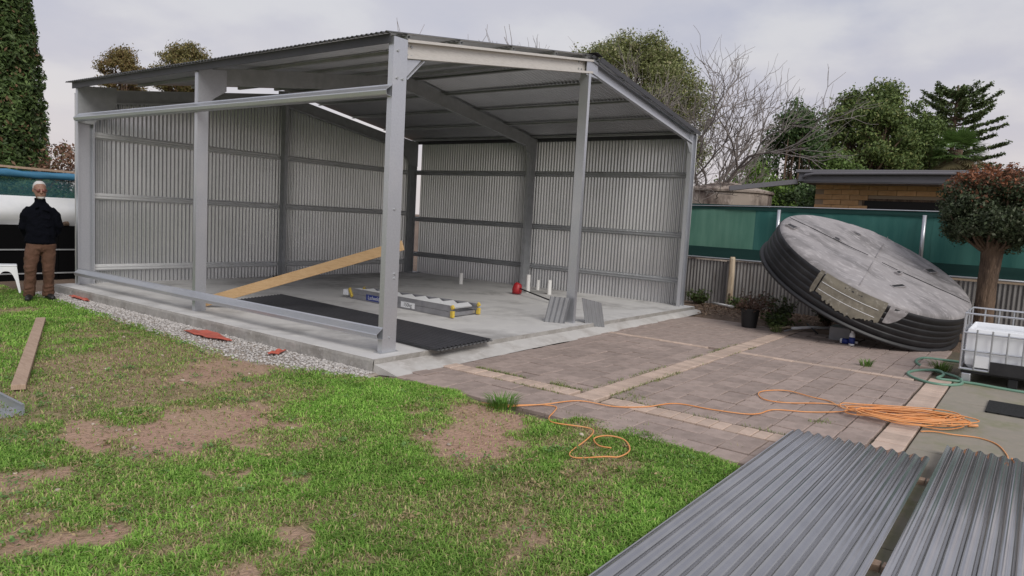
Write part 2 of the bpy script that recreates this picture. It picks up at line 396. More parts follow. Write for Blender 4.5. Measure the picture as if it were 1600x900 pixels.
def build_ground():
    ax = np.concatenate([[-600, -200, -80, -40, -20, -12], np.arange(-8, 12.01, .1), [14, 17, 22, 30, 45, 80, 200, 600]])
    ay = np.concatenate([[-600, -200, -80, -40, -20, -12], np.arange(-8, 12.01, .1), [14, 17, 22, 30, 45, 80, 200, 600]])
    X, Y = np.meshgrid(ax, ay, indexing='ij'); x = X.ravel(); y = Y.ravel()
    far = (np.abs(x) > 13) | (np.abs(y) > 13)
    z = np.where(far, -.005, ground_z(x, y)); nx, ny = len(ax), len(ay)
    i, j = np.meshgrid(np.arange(nx - 1), np.arange(ny - 1), indexing='ij'); q = (i * ny + j).ravel()
    F = np.stack([q, q + ny, q + ny + 1, q + 1], 1)
    b = bareness(x, y); soil = np.array([.40, .245, .185]); thatch = np.array([.13, .18, .05]); dry = np.array([.42, .315, .20])
    nn = vnoise(x, y, 3.1, 12)[:, None]
    c = thatch * (1 - b[:, None]) + (soil * (1 - nn * .55) + dry * nn * .55) * b[:, None]
    off = (x > lawn_edge(y))[:, None]
    c = np.where(off, np.array([.15, .105, .075]) * (.8 + .4 * nn), c)
    strip = ((x > lawn_edge(y) - .04 * nn[:, 0] * 4) & (x < -.2) & (y > -.35) & (y < 8))[:, None]
    c = np.where(strip, np.array([.40, .35, .30]) * (.8 + .4 * nn), c)
    o = np_mesh('ground', np.stack([x, y, z], 1), F, 4, 'ground', c, True)
    tag(o, 'brown soil yard with worn lawn', 'ground', kind='structure')
build_ground()

def build_grass():
    # blades scattered through the lawn, sparse where the soil is bare
    N = 800000
    u = RNG.random(N); x = -6.0 + RNG.random(N) * 6.3
    y = np.where(u < .62, -4.6 + RNG.random(N) * 4.6, -.2 + RNG.random(N) * 9.5)
    e = lawn_edge(y); b = bareness(x, y)
    keep = x < e + .05 * (vnoise(x, y, 9, 20) - .3)
    clump = vnoise(x, y, 4, 21) * .5 + vnoise(x, y, 13, 22) * .5
    keep &= RNG.random(N) < np.clip(1.05 - 1.02 * b, 0.035, 1) * (.34 + .85 * clump)
    keep &= ~((y < -4.1) & (x > -4.4))
    # only ground that the yard in view and a step to the side needs
    dx, dy = x + 5.35, y + 5.67; dep = dx * .804 + dy * .595; lat = dx * .595 - dy * .804
    keep &= (dep > 1.6) & (lat > -dep * .86 - .6) & (lat < dep * .2 + 1.0)
    x, y, b, dep, clump = x[keep], y[keep], b[keep], dep[keep], clump[keep]
    n = len(x); z = ground_z(x, y)
    az = RNG.random(n) * 6.283; lush = np.clip(1 - b, 0, 1) * (.55 + .65 * clump)
    L_ = (.016 + .036 * RNG.random(n) ** 1.4 * lush + .012 * RNG.random(n)); w = (.0018 + .0018 * RNG.random(n)) * (1 + dep * .07)
    lean = .35 + 1.25 * RNG.random(n)
    ca, sa = np.cos(az), np.sin(az); px_, py_ = -sa * w, ca * w
    m1 = np.stack([x + ca * L_ * .42 * lean, y + sa * L_ * .42 * lean, z + L_ * .62], 1)
    tip = np.stack([x + ca * L_ * 1.05 * lean, y + sa * L_ * 1.05 * lean, z + L_ * (1.05 - .42 * lean)], 1)
    base = np.stack([x, y, z - .004], 1); off = np.stack([px_, py_, np.zeros(n)], 1)
    vv = np.stack([base - off, base + off, m1 + off * .8, m1 - off * .8, tip], 1).reshape(-1, 3)
    k = np.arange(n) * 5
    F = np.concatenate([np.stack([k, k + 1, k + 2], 1), np.stack([k, k + 2, k + 3], 1), np.stack([k + 3, k + 2, k + 4], 1)])
    t = RNG.random(n); g1 = np.array([.115, .28, .03]); g2 = np.array([.33, .52, .11]); dry = np.array([.50, .44, .22])
    c = g1 + (g2 - g1) * t[:, None]
    big = vnoise(x, y, .9, 30)[:, None]; c = c * (.72 + .55 * big) * (.8 + .4 * vnoise(x, y, 6, 31))[:, None]
    c = c * (1 - .3 * b[:, None]) + np.array([.28, .32, .10]) * .3 * b[:, None]
    dr = (RNG.random(n) < (.05 + .42 * b))[:, None]; c = np.where(dr, dry * (.6 + .6 * RNG.random(n))[:, None], c)
    o = np_mesh('lawn_grass', vv, F, 3, 'grass', np.repeat(c, 5, 0))
    tag(o, 'short patchy green lawn in the foreground', 'grass', kind='stuff')
    # straw and clippings lying flat
    N = 90000; x = -5.5 + RNG.random(N) * 5.4; y = -4.3 + RNG.random(N) * 10.5
    b = bareness(x, y); kp = (x < lawn_edge(y)) & (RNG.random(N) < .12 + .6 * b * (1 - b) * 2.5); x, y = x[kp], y[kp]; n = len(x); z = ground_z(x, y) + .006
    az = RNG.random(n) * 6.283; L_ = .02 + .05 * RNG.random(n); w = .0018 + .0016 * RNG.random(n)
    ca, sa = np.cos(az) * L_, np.sin(az) * L_; ox, oy = -np.sin(az) * w, np.cos(az) * w
    up = RNG.random(n) * .018
    vv = np.stack([np.stack([x - ox, y - oy, z], 1), np.stack([x + ox, y + oy, z], 1), np.stack([x + ca + ox, y + sa + oy, z + up], 1), np.stack([x + ca - ox, y + sa - oy, z + up], 1)], 1).reshape(-1, 3)
    F = np.arange(n * 4).reshape(-1, 4); c = np.array([.40, .31, .18]) * (.55 + .7 * RNG.random(n))[:, None]
    o = np_mesh('dry_straw', vv, F, 4, 'grass', np.repeat(c, 4, 0))
    tag(o, 'dry straw clippings scattered over the bare lawn', 'straw', kind='stuff')
build_grass()

def lawn_weeds():
    P_ = []; C_ = []
    for k in range(260):
        x = random.uniform(-4.9, -.4); y = random.uniform(-4.0, 5.0)
        if x > float(lawn_edge(y)) - .1 or (y < -4.05): continue
        z = float(ground_z(np.array([x]), np.array([y]))[0]); r_ = random.uniform(.03, .10); dry = random.random() < .35
        for i in range(random.randint(10, 34)):
            a = random.uniform(0, 6.283); q = r_ * random.random() ** .5
            P_.append((x + q * math.cos(a), y + q * math.sin(a), z + random.uniform(.012, .042)))
            C_.append(np.array((.40, .31, .17) if dry else (.17, .30, .09)) * random.uniform(.6, 1.25))
    return np.array(P_), np.array(C_)
ICO = None
def ico():
    global ICO
    if ICO is None:
        t = (1 + 5 ** .5) / 2
        v = np.array([(-1, t, 0), (1, t, 0), (-1, -t, 0), (1, -t, 0), (0, -1, t), (0, 1, t), (0, -1, -t), (0, 1, -t), (t, 0, -1), (t, 0, 1), (-t, 0, -1), (-t, 0, 1)], float) / math.hypot(1, t)
        f = np.array([(0, 11, 5), (0, 5, 1), (0, 1, 7), (0, 7, 10), (0, 10, 11), (1, 5, 9), (5, 11, 4), (11, 10, 2), (10, 7, 6), (7, 1, 8), (3, 9, 4), (3, 4, 2), (3, 2, 6), (3, 6, 8), (3, 8, 9), (4, 9, 5), (2, 4, 11), (6, 2, 10), (8, 6, 7), (9, 8, 1)])
        ICO = (v, f)
    return ICO
def stones(name, P, S, cols, m, label, cat):
    v, f = ico(); n = len(P)
    j = 1 + .35 * (RNG.random((n, 12, 1)) - .5); sc = S[:, None, None] * (1 + .6 * (RNG.random((n, 1, 3)) - .5)) * np.array([1, 1, .65])
    th = RNG.random(n) * 6.28; c_, s_ = np.cos(th), np.sin(th)
    w = v[None] * j * sc; wx = w[..., 0] * c_[:, None] - w[..., 1] * s_[:, None]; wy = w[..., 0] * s_[:, None] + w[..., 1] * c_[:, None]
    vv = np.stack([wx, wy, w[..., 2]], 2) + P[:, None, :]
    F = (f[None] + (np.arange(n) * 12)[:, None, None]).reshape(-1, 3)
    o = np_mesh(name, vv.reshape(-1, 3), F, 3, m, np.repeat(cols, 12, 0)); tag(o, label, cat, kind='stuff'); return o
n = 11000
y = -.55 + RNG.random(n) * 8.4; wdt = -lawn_edge(y) - .27 + .06
x = -.27 - wdt * RNG.random(n) ** 1.7 - .04 * RNG.random(n)
S = .006 + .014 * RNG.random(n) ** 2
g = (.32 + .26 * RNG.random(n))[:, None] * np.array([1, .95, .91])
kp = (RNG.random(n) < .82) & ~((y < -.2) & (x > -.45))
stones('gravel', np.stack([x, y, -.008 + S * .35], 1)[kp], S[kp], g[kp], 'gravel', 'grey crushed gravel strip along the slab edge', 'gravel')
n = 420
x = -5 + RNG.random(n) * 4.6; y = -4 + RNG.random(n) * 8; kp = (bareness(x, y) > .45) & (x < lawn_edge(y)); x, y = x[kp], y[kp]; n = len(x)
S = .005 + .017 * RNG.random(n) ** 3
stones('pebbles', np.stack([x, y, ground_z(x, y) + S * .4], 1), S, (.3 + .3 * RNG.random(n))[:, None] * np.array([1, .85, .7]), 'gravel', 'small pale pebbles on the bare soil', 'pebbles')

def build_slab():
    # top sheet and rough formed edges
    mb = MB(); x0, x1, y0, y1 = -.27, A_ + .16, -.17, B_ + .16
    ys = np.linspace(y0, y1, 160); top = []; mid = []; bot = []
    for i, yy in enumerate(ys):
        k = noise.noise(V((yy * 2.2, 3, 0))); k2 = noise.noise(V((yy * 7, 8, 0)))
        top.append((x0 + .006 * k2, yy, ZS)); mid.append((x0 - .012 - .02 * max(0, k) - .006 * k2, yy, ZS - .03 + .01 * k2))
        bot.append((x0 - .02 - .05 * max(0, k) - .014 * k2, yy, -.05))
    far = [(x1, yy, ZS) for yy in ys]
    nn = len(ys); vs_ = far + top
    mb.add(vs_, [(i, i + 1, nn + i + 1, nn + i) for i in range(nn - 1)])
    o = mb.build('concrete_slab', 'concrete'); tag(o, 'grey concrete floor slab of the shed', 'slab', kind='structure')
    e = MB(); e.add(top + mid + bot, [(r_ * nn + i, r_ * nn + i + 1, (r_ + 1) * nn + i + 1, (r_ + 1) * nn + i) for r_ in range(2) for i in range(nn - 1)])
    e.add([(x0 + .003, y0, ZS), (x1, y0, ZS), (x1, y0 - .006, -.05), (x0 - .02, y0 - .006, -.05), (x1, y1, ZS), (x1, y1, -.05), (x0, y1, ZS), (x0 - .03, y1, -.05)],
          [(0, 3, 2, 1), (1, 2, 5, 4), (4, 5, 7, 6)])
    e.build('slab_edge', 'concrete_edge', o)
    # apron: mortar wedge from half-way up the slab face to the paving
    ap = MB(); m = 60; r0 = []; r1 = []; r2_ = []
    for i in range(m + 1):
        t = i / m; xx = -.27 + (A_ + .16 + .3) * t; k = noise.noise(V((xx * 1.7, 1, 5))); k2 = noise.noise(V((xx * 6, 2, 5)))
        wd = .34 * (1 - t) + .14 * t + .035 * k + .012 * k2
        r0.append((xx, y0 - .004, .075)); r1.append((xx, y0 - .10, .06)); r2_.append((xx - .10 * (1 - t) * 0, y0 - wd, .006))
    ap.add(r0 + r1 + r2_, [(a * (m + 1) + i, a * (m + 1) + i + 1, (a + 1) * (m + 1) + i + 1, (a + 1) * (m + 1) + i) for a in range(2) for i in range(m)])
    ap.add([(-.27, y0 - .004, .075), (-.27, y0 - .1, .06), (-.27, y0 - .36, .006), (-.27, y0, -.03)], [(0, 3, 2, 1)])
    o = ap.build('concrete_apron', 'concrete_pale', smooth=True); tag(o, 'pale sloping concrete apron along the open side of the slab', 'apron', kind='structure')
build_slab()

def build_paving():
    base = MB().box(-.35, 7.75, -5.0, -.2, -.06, -.022).build('paving', 'mortar')
    base.data.materials.clear(); base.data.materials.append(M['joint'])
    tag(base, 'brown square pavers with pale pink brick borders', 'paving', kind='structure')
    def unit(w, l, nm, m):
        b = MB(); h = .04; e = .005; w2, l2 = w / 2, l / 2
        vv = [(-w2, -l2, -h), (w2, -l2, -h), (w2, l2, -h), (-w2, l2, -h), (-w2, -l2, -e), (w2, -l2, -e), (w2, l2, -e), (-w2, l2, -e),
              (-w2 + e, -l2 + e, 0), (w2 - e, -l2 + e, 0), (w2 - e, l2 - e, 0), (-w2 + e, l2 - e, 0)]
        b.add(vv, [(0, 1, 5, 4), (1, 2, 6, 5), (2, 3, 7, 6), (3, 0, 4, 7), (4, 5, 9, 8), (5, 6, 10, 9), (6, 7, 11, 10), (7, 4, 8, 11), (8, 9, 10, 11)])
        me = bpy.data.meshes.new(nm); me.from_pydata(b.v, [], b.f); me.update(); me.materials.append(M[m]); return me
    pts = []
    def panel(x0, x1, y0, y1, nx, ny):
        for i in range(nx):
            for j in range(ny):
                pts.append((x0 + (i + .5) * (x1 - x0) / nx, y0 + (j + .5) * (y1 - y0) / ny))
    panel(.73, 4.33, -4.66, -2.42, 15, 9); panel(.73, 4.33, -2.15, -.24, 15, 8)
    panel(-.27, .45, -5.0, -.4, 3, 19)
    panel(4.47, 7.59, -4.66, -2.42, 13, 9); panel(4.47, 7.59, -2.15, -.22, 13, 8)
    pts.sort(key=lambda p: (p[0] + 5.35) ** 2 + (p[1] + 5.67) ** 2)
    me = unit(.229, .238, 'paver', 'paver')
    def keepp(p): return not (p[1] > -.42 + .02 * p[0] and p[0] < 5)
    pts = [p for p in pts if keepp(p)]
    rest = MB()
    for i, (x, y) in enumerate(pts):
        z = .008 + random.uniform(-.005, .005); tx, ty, rz = random.gauss(0, .010), random.gauss(0, .010), random.gauss(0, .012)
        if i < 300:
            o = bpy.data.objects.new('paver', me); COL.objects.link(o); o.parent = base; o.location = (x + random.gauss(0, .002), y + random.gauss(0, .002), z); o.rotation_euler = (tx, ty, rz)
        else:
            q = Matrix.Translation((x, y, z)) @ Matrix.Rotation(rz, 4, 'Z')
            rest.add([q @ v.co for v in me.vertices], [tuple(p.vertices) for p in me.polygons])
    r_ = rest.build('far_pavers', 'paver', base); r_['kind'] = 'stuff'
    bm_ = unit(.110, .230, 'border_brick', 'paver_brick')
    def brick(x, y, rot):
        o = bpy.data.objects.new('border_brick', bm_); COL.objects.link(o); o.parent = base
        o.location = (x, y, .011 + random.uniform(-.003, .003)); o.rotation_euler = (random.gauss(0, .006), random.gauss(0, .006), rot + random.gauss(0, .012))
    for i in range(61): brick(.52 + .118 * i, -2.285, 0)                   # long strip, soldier course
    for i in range(33):
        y = -.52 - .118 * i
        if abs(y + 2.285) > .16: brick(.585, y, math.pi / 2)
    for i in range(18):
        y = -.42 - .236 * i
        if abs(y + 2.285) > .22: brick(4.40, y, 0)
    for i in range(36): brick(.52 + .118 * i, -4.80, 0)
    # mossy concrete pad beyond the last border
    pad = MB().box(-6, 9, -9, -4.96, -.06, -.02).build('concrete_pad', 'concrete_moss'); tag(pad, 'mossy concrete pad in the right corner of the yard', 'concrete pad', kind='structure')
    for (x0, x1) in ((-6, -3.2), (-3.19, -1.1), (-1.09, 1.15), (1.16, 3.46), (3.47, 5.8), (5.81, 9)):
        for (y0, y1) in ((-6.55, -4.935), (-9, -6.56)):
            MB().box(x0, x1, y0, y1, -.03, .006 + random.uniform(-.002, .002)).build('pad_slab', 'concrete_moss', pad, bevel=.006)
build_paving()

# ================================================================== THE SHED
def rz_(x): return 3.48 + .15 * (x if x < A_ / 2 else A_ - x)      # rafter top line
def sz_(x): return 3.538 + .152 * (x if x < A_ / 2 else A_ - x)    # roof sheet line
def two_tone(o, nrm):
    # painted charcoal outside, bare zinc inside: the outer skin is the half of the faces made with the offset
    o.data.materials.append(M['sheet_dark']); n = len(o.data.vertices) // 2
    for p in o.data.polygons:
        if all(i >= n for i in p.vertices): p.material_index = 1
def build_shed():
    S = thing('steel_shed', (0, 0, ZS), 'large open steel frame shed with corrugated walls and low gable roof', 'shed')
    X, Y, Z = V((1, 0, 0)), V((0, 1, 0)), V((0, 0, 1)); H = 3.5; Ym = 3.80
    def bolts(par, pts, nrm):
        for p in pts:
            b = MB(); n_ = V(nrm); q = V(p); b.tube([q, q + n_ * .012], .014, 6); b.build('bolt', 'gal_dull', par)
    # columns
    c = csec((0, 0, ZS), (0, 0, H), X, Y, .20, .075).build('column', 'gal', S)
    MB().box(-.03, .23, -.012, .1, ZS + .0005, ZS + .011).build('base_plate', 'gal_dull', c)
    bolts(c, [(.06, -.001, 3.36), (.06, -.001, 3.08), (.14, -.001, 3.08), (.1, -.001, .3), (.1, -.001, 1.7), (.14, -.001, .95), (.14, -.001, 1.0)], (0, -1, 0))
    csec((A_, .075, ZS), (A_, .075, H - .02), -X, -Y, .20, .075).build('column', 'gal', S)
    csec((0, Ym, ZS), (0, Ym, H - .02), X, Y, .16, .075).build('column', 'gal', S)
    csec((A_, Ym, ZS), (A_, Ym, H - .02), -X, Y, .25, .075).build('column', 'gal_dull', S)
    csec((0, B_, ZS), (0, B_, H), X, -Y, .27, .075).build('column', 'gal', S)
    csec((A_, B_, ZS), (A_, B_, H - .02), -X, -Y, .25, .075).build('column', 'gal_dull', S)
    g = csec((3.93, .005, ZS), (3.93, .005, rz_(3.95) - .20), Y, X, .15, .064).build('gable_post', 'gal', S)
    g2 = csec((4.02, B_ - .155, ZS), (4.02, B_ - .155, rz_(4.0) - .1), Y, X, .15, .064).build('gable_post', 'gal_dull', S)
    MB().box(3.9, 4.2, B_ - .2, B_ - .01, ZS + .0005, ZS + .03).build('base_plate', 'black', g2)
    # rafters (front ones open towards the yard)
    def rafter(xa, xb, y, e2, m, h=.20, fl=.07, dz=0.0):
        return csec((xa, y, rz_(xa) - h - dz), (xb, y, rz_(xb) - h - dz), Z, e2, h, fl, .03).build('rafter', m, S)
    rA = rafter(.205, A_ / 2 - .002, .072, -Y, 'gal_beige'); rB = rafter(A_ / 2 + .002, A_ - .205, .072, -Y, 'gal')
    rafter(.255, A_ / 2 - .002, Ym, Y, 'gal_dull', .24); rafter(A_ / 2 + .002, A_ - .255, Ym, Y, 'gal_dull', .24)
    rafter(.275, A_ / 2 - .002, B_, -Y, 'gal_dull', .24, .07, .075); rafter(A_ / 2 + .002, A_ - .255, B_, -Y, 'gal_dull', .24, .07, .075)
    bolts(rA, [(.26, .068, 3.46), (.32, .068, 3.46), (.26, .068, 3.36), (.32, .068, 3.36), (3.72, .068, 4.0), (3.80, .068, 4.01), (3.72, .068, 3.9), (3.80, .068, 3.91)], (0, -1, 0))
    # knee brackets and apex plate
    def plate(pts, y, t, m, nm='knee_bracket'):
        n = len(pts); vv = [(x, y, z) for x, z in pts] + [(x, y + t, z) for x, z in pts]
        return MB().add(vv, [tuple(range(n)), tuple(range(2 * n - 1, n - 1, -1))] + [(i, n + i, n + (i + 1) % n, (i + 1) % n) for i in range(n)]).build(nm, m, S)
    plate([(.203, 3.30), (.44, 3.338), (.203, 3.10)], .03, .012, 'gal')
    MB().bar((.21, .03, 3.09), (.46, .03, 3.33), .07, .006, up=(1, 0, -1)).build('knee_bracket', 'gal', S)
    plate([(A_ - .203, 3.30), (A_ - .40, 3.33), (A_ - .203, 3.12)], .03, .012, 'gal_dull')
    for xs, sg in ((0, 1), (A_, -1)):
        plate([(xs + sg * .004, 3.02), (xs + sg * .16, 3.02), (xs + sg * .24, 3.10), (xs + sg * .42, 3.22), (xs + sg * .42, 3.51), (xs + sg * .004, 3.46)], Ym - .012, .009, 'gal' if sg > 0 else 'gal_dull')
        plate([(xs + sg * .004, 2.86), (xs + sg * .25, 2.86), (xs + sg * .36, 3.02), (xs + sg * .62, 3.2), (xs + sg * .62, 3.54), (xs + sg * .004, 3.46)], B_ - .09, .009, 'gal_dull')
    for yy in (.02, Ym - .012, B_ - .09):
        m_ = A_ / 2
        plate([(m_ - .16, 3.84), (m_ + .16, 3.84), (m_ + .16, 4.05), (m_, 4.075), (m_ - .16, 4.05)], yy, .009, 'gal' if yy < 1 else 'gal_dull', 'apex_plate')
    # purlins
    for xp in (.20, 1.05, 2.05, 3.02, 3.86):
        for sgn in (0, 1):
            x = xp if not sgn else A_ - (xp if xp > .3 else .06)
            zb = rz_(x) + .004
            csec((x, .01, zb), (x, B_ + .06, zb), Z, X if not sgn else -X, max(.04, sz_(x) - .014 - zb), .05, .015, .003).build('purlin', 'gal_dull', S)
    # roof sheets run from eave to ridge
    w = .762; ny = 10; y0 = .0; wy = (B_ + .12 - y0) / ny
    for i in range(ny):
        pts = wave_pts(wy + .04, start=i * wy)
        for sgn in (0, 1):
            xe, xr = (-.10, A_ / 2 - .012) if not sgn else (A_ + .05, A_ / 2 + .012)
            ze = sz_(0) - .152 * .10 if not sgn else sz_(A_) - .152 * .05
            dz = .0015 * (i % 2)
            lo = [(xe, y0 + i * wy + s, ze + h + dz) for s, h in pts]; hi = [(xr, y0 + i * wy + s, sz_(A_ / 2 - .012) + h + dz) for s, h in pts]
            two_tone(strip_mesh(lo, hi, (0, 0, 1), .0012).build('roof_sheet', 'sheet_in', S, smooth=False), V((0, 0, 1)))
    rc = [(-.15, -.005), (-.14, -.002), (-.012, .024), (0, .030), (.012, .024), (.14, -.002), (.15, -.005)]
    MB().sweep(rc, thick(rc, .002), (A_ / 2, -.06, sz_(A_ / 2) + .004), (A_ / 2, B_ + .13, sz_(A_ / 2) + .004), X, Z).build('ridge_cap', 'sheet_dark', S)
    # barge strip of the falling right slope
    MB().bar((A_ / 2 + .1, -.055, sz_(A_ / 2 + .1) - .03), (A_ + .02, -.055, sz_(A_ + .02) - .03), .008, .075).build('barge_strip', 'sheet_dark', S)
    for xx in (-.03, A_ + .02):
        MB().box(xx - .006, xx + .006, .03, B_ + .05, sz_(0) - .115, sz_(0) - .019).build('eave_shade_strip', 'sheet_dark', S)  # added dark strip under each roof edge, standing in for the eave's shade
    # gable wall sheets (far left wall) and eave wall sheets (back wall)
    for i in range(11):
        ww = (A_ - .02) / 11; x0 = .02 + i * ww; pts = wave_pts(ww + .04, amp=.0125, start=x0)
        dn = .0016 * (i % 2); lo = [(x0 + s, B_ + .080 + h + dn, ZS - .05) for s, h in pts]; hi = [(x0 + s, B_ + .080 + h + dn, rz_(x0 + s) - .12) for s, h in pts]
        two_tone(strip_mesh(lo, hi, (0, 1, 0), .0012).build('wall_sheet', 'sheet_in', S), V((0, 1, 0)))
    for i in range(10):
        ww = (B_ - .22) / 10; y1 = .03 + i * ww; pts = wave_pts(ww + .04, amp=.0125, start=y1)
        dn = .0016 * (i % 2); lo = [(A_ + .080 + h + dn, y1 + s, ZS - .05) for s, h in pts]; hi = [(A_ + .080 + h + dn, y1 + s, 3.525) for s, h in pts]
        two_tone(strip_mesh(lo, hi, (1, 0, 0), .0012).build('wall_sheet', 'sheet_in', S), V((1, 0, 0)))
    # girts
    for z in (2.633, 1.59, .345):
        for xa, xb in ((.272, 4.0), (4.1, A_ - .01)):
            hat((xa, B_ + .064, z), (xb, B_ + .064, z), Z, -Y).build('girt', 'girt', S)
    for z in (2.652, 1.46, .55):
        for ya, yb in ((.08, Ym + .02), (Ym + .03, B_ + .05)):
            hat((A_ + .064, ya, z), (A_ + .064, yb, z), Z, -X).build('girt', 'gal_dull', S)
    for z in (2.875, .285):
        P_ = [(0, 0), (.010, .066), (.018, .074), (.056, .084), (.066, .080), (.118, .006), (.132, 0)]
        MB().sweep(P_, thick(P_, -.003), (-.004, .0, z), (-.004, B_ - .12, z), Z, -X).build('girt', 'gal', S)
    MB().box(A_ - .3, A_ - .02, B_ - .35, B_ - .1, ZS + .0005, ZS + .03).build('base_plate', 'gal_dull', S)
build_shed()

# ================================================================== THINGS ON AND AROUND THE SLAB
def corr_sheet(name, x0, x1, y0, y1, z, m, label, cat, group, along='X', amp=.0085, sag=None):
    """corrugations run along `along`"""
    if along == 'X':
        pts = wave_pts(y1 - y0, amp=amp)
        lo = [(x0, y0 + s, z + h) for s, h in pts]; hi = [(x1, y0 + s, z + h) for s, h in pts]
    else:
        pts = wave_pts(x1 - x0, amp=amp)
        lo = [(x0 + s, y0, z + h) for s, h in pts]; hi = [(x0 + s, y1, z + h) for s, h in pts]
    o = strip_mesh(lo, hi, (0, 0, 1), .0015).build(name, m)
    return tag(o, label, cat, group)
# charcoal sheets on the slab, overhanging its edge, slightly skewed
order = ['topmost', 'second from the top', 'third from the top', 'lowest']
for k in range(4):
    a, b_ = .0, 0.
    pts = wave_pts(1.06, amp=.008); z = ZS + .016 + .011 * (3 - k)
    lo = [(.50 + s * 1.0 + .01 * k, -.36 + .012 * k + .03 * math.sin(k * 2) + .06 * s, z + h) for s, h in pts]
    hi = [(.98 + s * .98, 4.32 + .28 * s + .01 * k, z + h) for s, h in pts]
    o = strip_mesh(lo, hi, (0, 0, 1), .0015).build('roofing_sheet', 'sheet_dark' if k == 0 else 'sheet_cut')
    tag(o, '%s charcoal corrugated sheet of the stack lying on the shed floor' % order[k], 'metal sheet', 'charcoal sheets stacked on the slab')

for st, (x0, x1, y0, y1, zt) in enumerate(((-4.4, .69, -5.13, -4.15, .082), (-4.4, 1.17, -6.2, -5.20, .082))):
    nm = 'left foreground stack' if st == 0 else 'right foreground stack'
    for k in range(4):
        jx = random.uniform(-.015, .015); jy = random.uniform(-.006, .006)
        corr_sheet('roofing_sheet', x0, x1 + jx, y0 + jy, y1 + jy, zt - .006 * k, 'sheet_slate', '%s slate grey corrugated sheet in the %s' % (order[k].capitalize() if 0 else order[k], nm), 'metal sheet', 'slate grey sheets stacked in the foreground', 'X', .0105)
    for bi, bx in enumerate((-3.4, -1.4, .25)):
        o = MB().box(bx - .035, bx + .035, y0 - .03, y1 + (.01 if st == 0 else .03), .004, .044).build('timber_batten', 'plank', bevel=.003)
        tag(o, '%s timber batten under the %s' % (('nearest', 'middle', 'farthest')[bi], nm), 'batten', 'battens under the foreground sheets')

# offcuts leaning on the gable post
def offcut(p0, ex, ez, w, h, label):
    pts = wave_pts(w, amp=.009); ex = V(ex).normalized(); ez = V(ez).normalized(); nr = ex.cross(ez).normalized(); p0 = V(p0)
    lo = [p0 + ex * s + nr * hh for s, hh in pts]; hi = [p + ez * h for p in lo]
    tag(strip_mesh(lo, hi, nr, .0015).build('sheet_offcut', 'sheet_cut'), label, 'metal sheet', 'offcuts leaning on the gable post')
offcut((3.66, .36, ZS + .002), (.35, -.8, 0), (.10, -.03, .42), .32, .40, 'small grey corrugated offcut leaning left of the gable post')
offcut((4.13, -.09, ZS - .01), (.55, -.32, -.14), (-.06, .06, .42), .37, .41, 'small grey corrugated offcut leaning right of the gable post over the slab edge')

def wood(name, m, p0, p1, w, h, label, cat='timber', up=(0, 0, 1)):
    o = MB().bar(p0, p1, w, h, up).build(name, m, bevel=.004); return tag(o, label, cat)
bt = thing('timber_beam', (.39, 4.05, ZS), 'long orange pine beam sloping up across the shed floor', 'timber')
MB().bar((.33, 4.12, .205), (1.76, 1.53, 1.215), .05, .14).build('beam', 'pine', bt, bevel=.004)
MB().bar((1.665, 1.66, ZS), (1.665, 1.66, 1.08), .07, .045, up=(1, 0, 0)).build('prop', 'pine', bt, bevel=.003)
wood('timber_plank', 'plank', (-1.63, 4.60, .045), (-3.08, 1.07, .043), .105, .045, 'weathered timber plank lying on the grass near the man')

o = csec((-3.30, .30, .012), (-3.30, 3.2, .012), (-1, 0, 0), (0, 0, 1), .25, .085, .022, .003).build('steel_channel', 'gal'); tag(o, 'galvanised steel channel lying on the grass at left edge', 'steel channel')

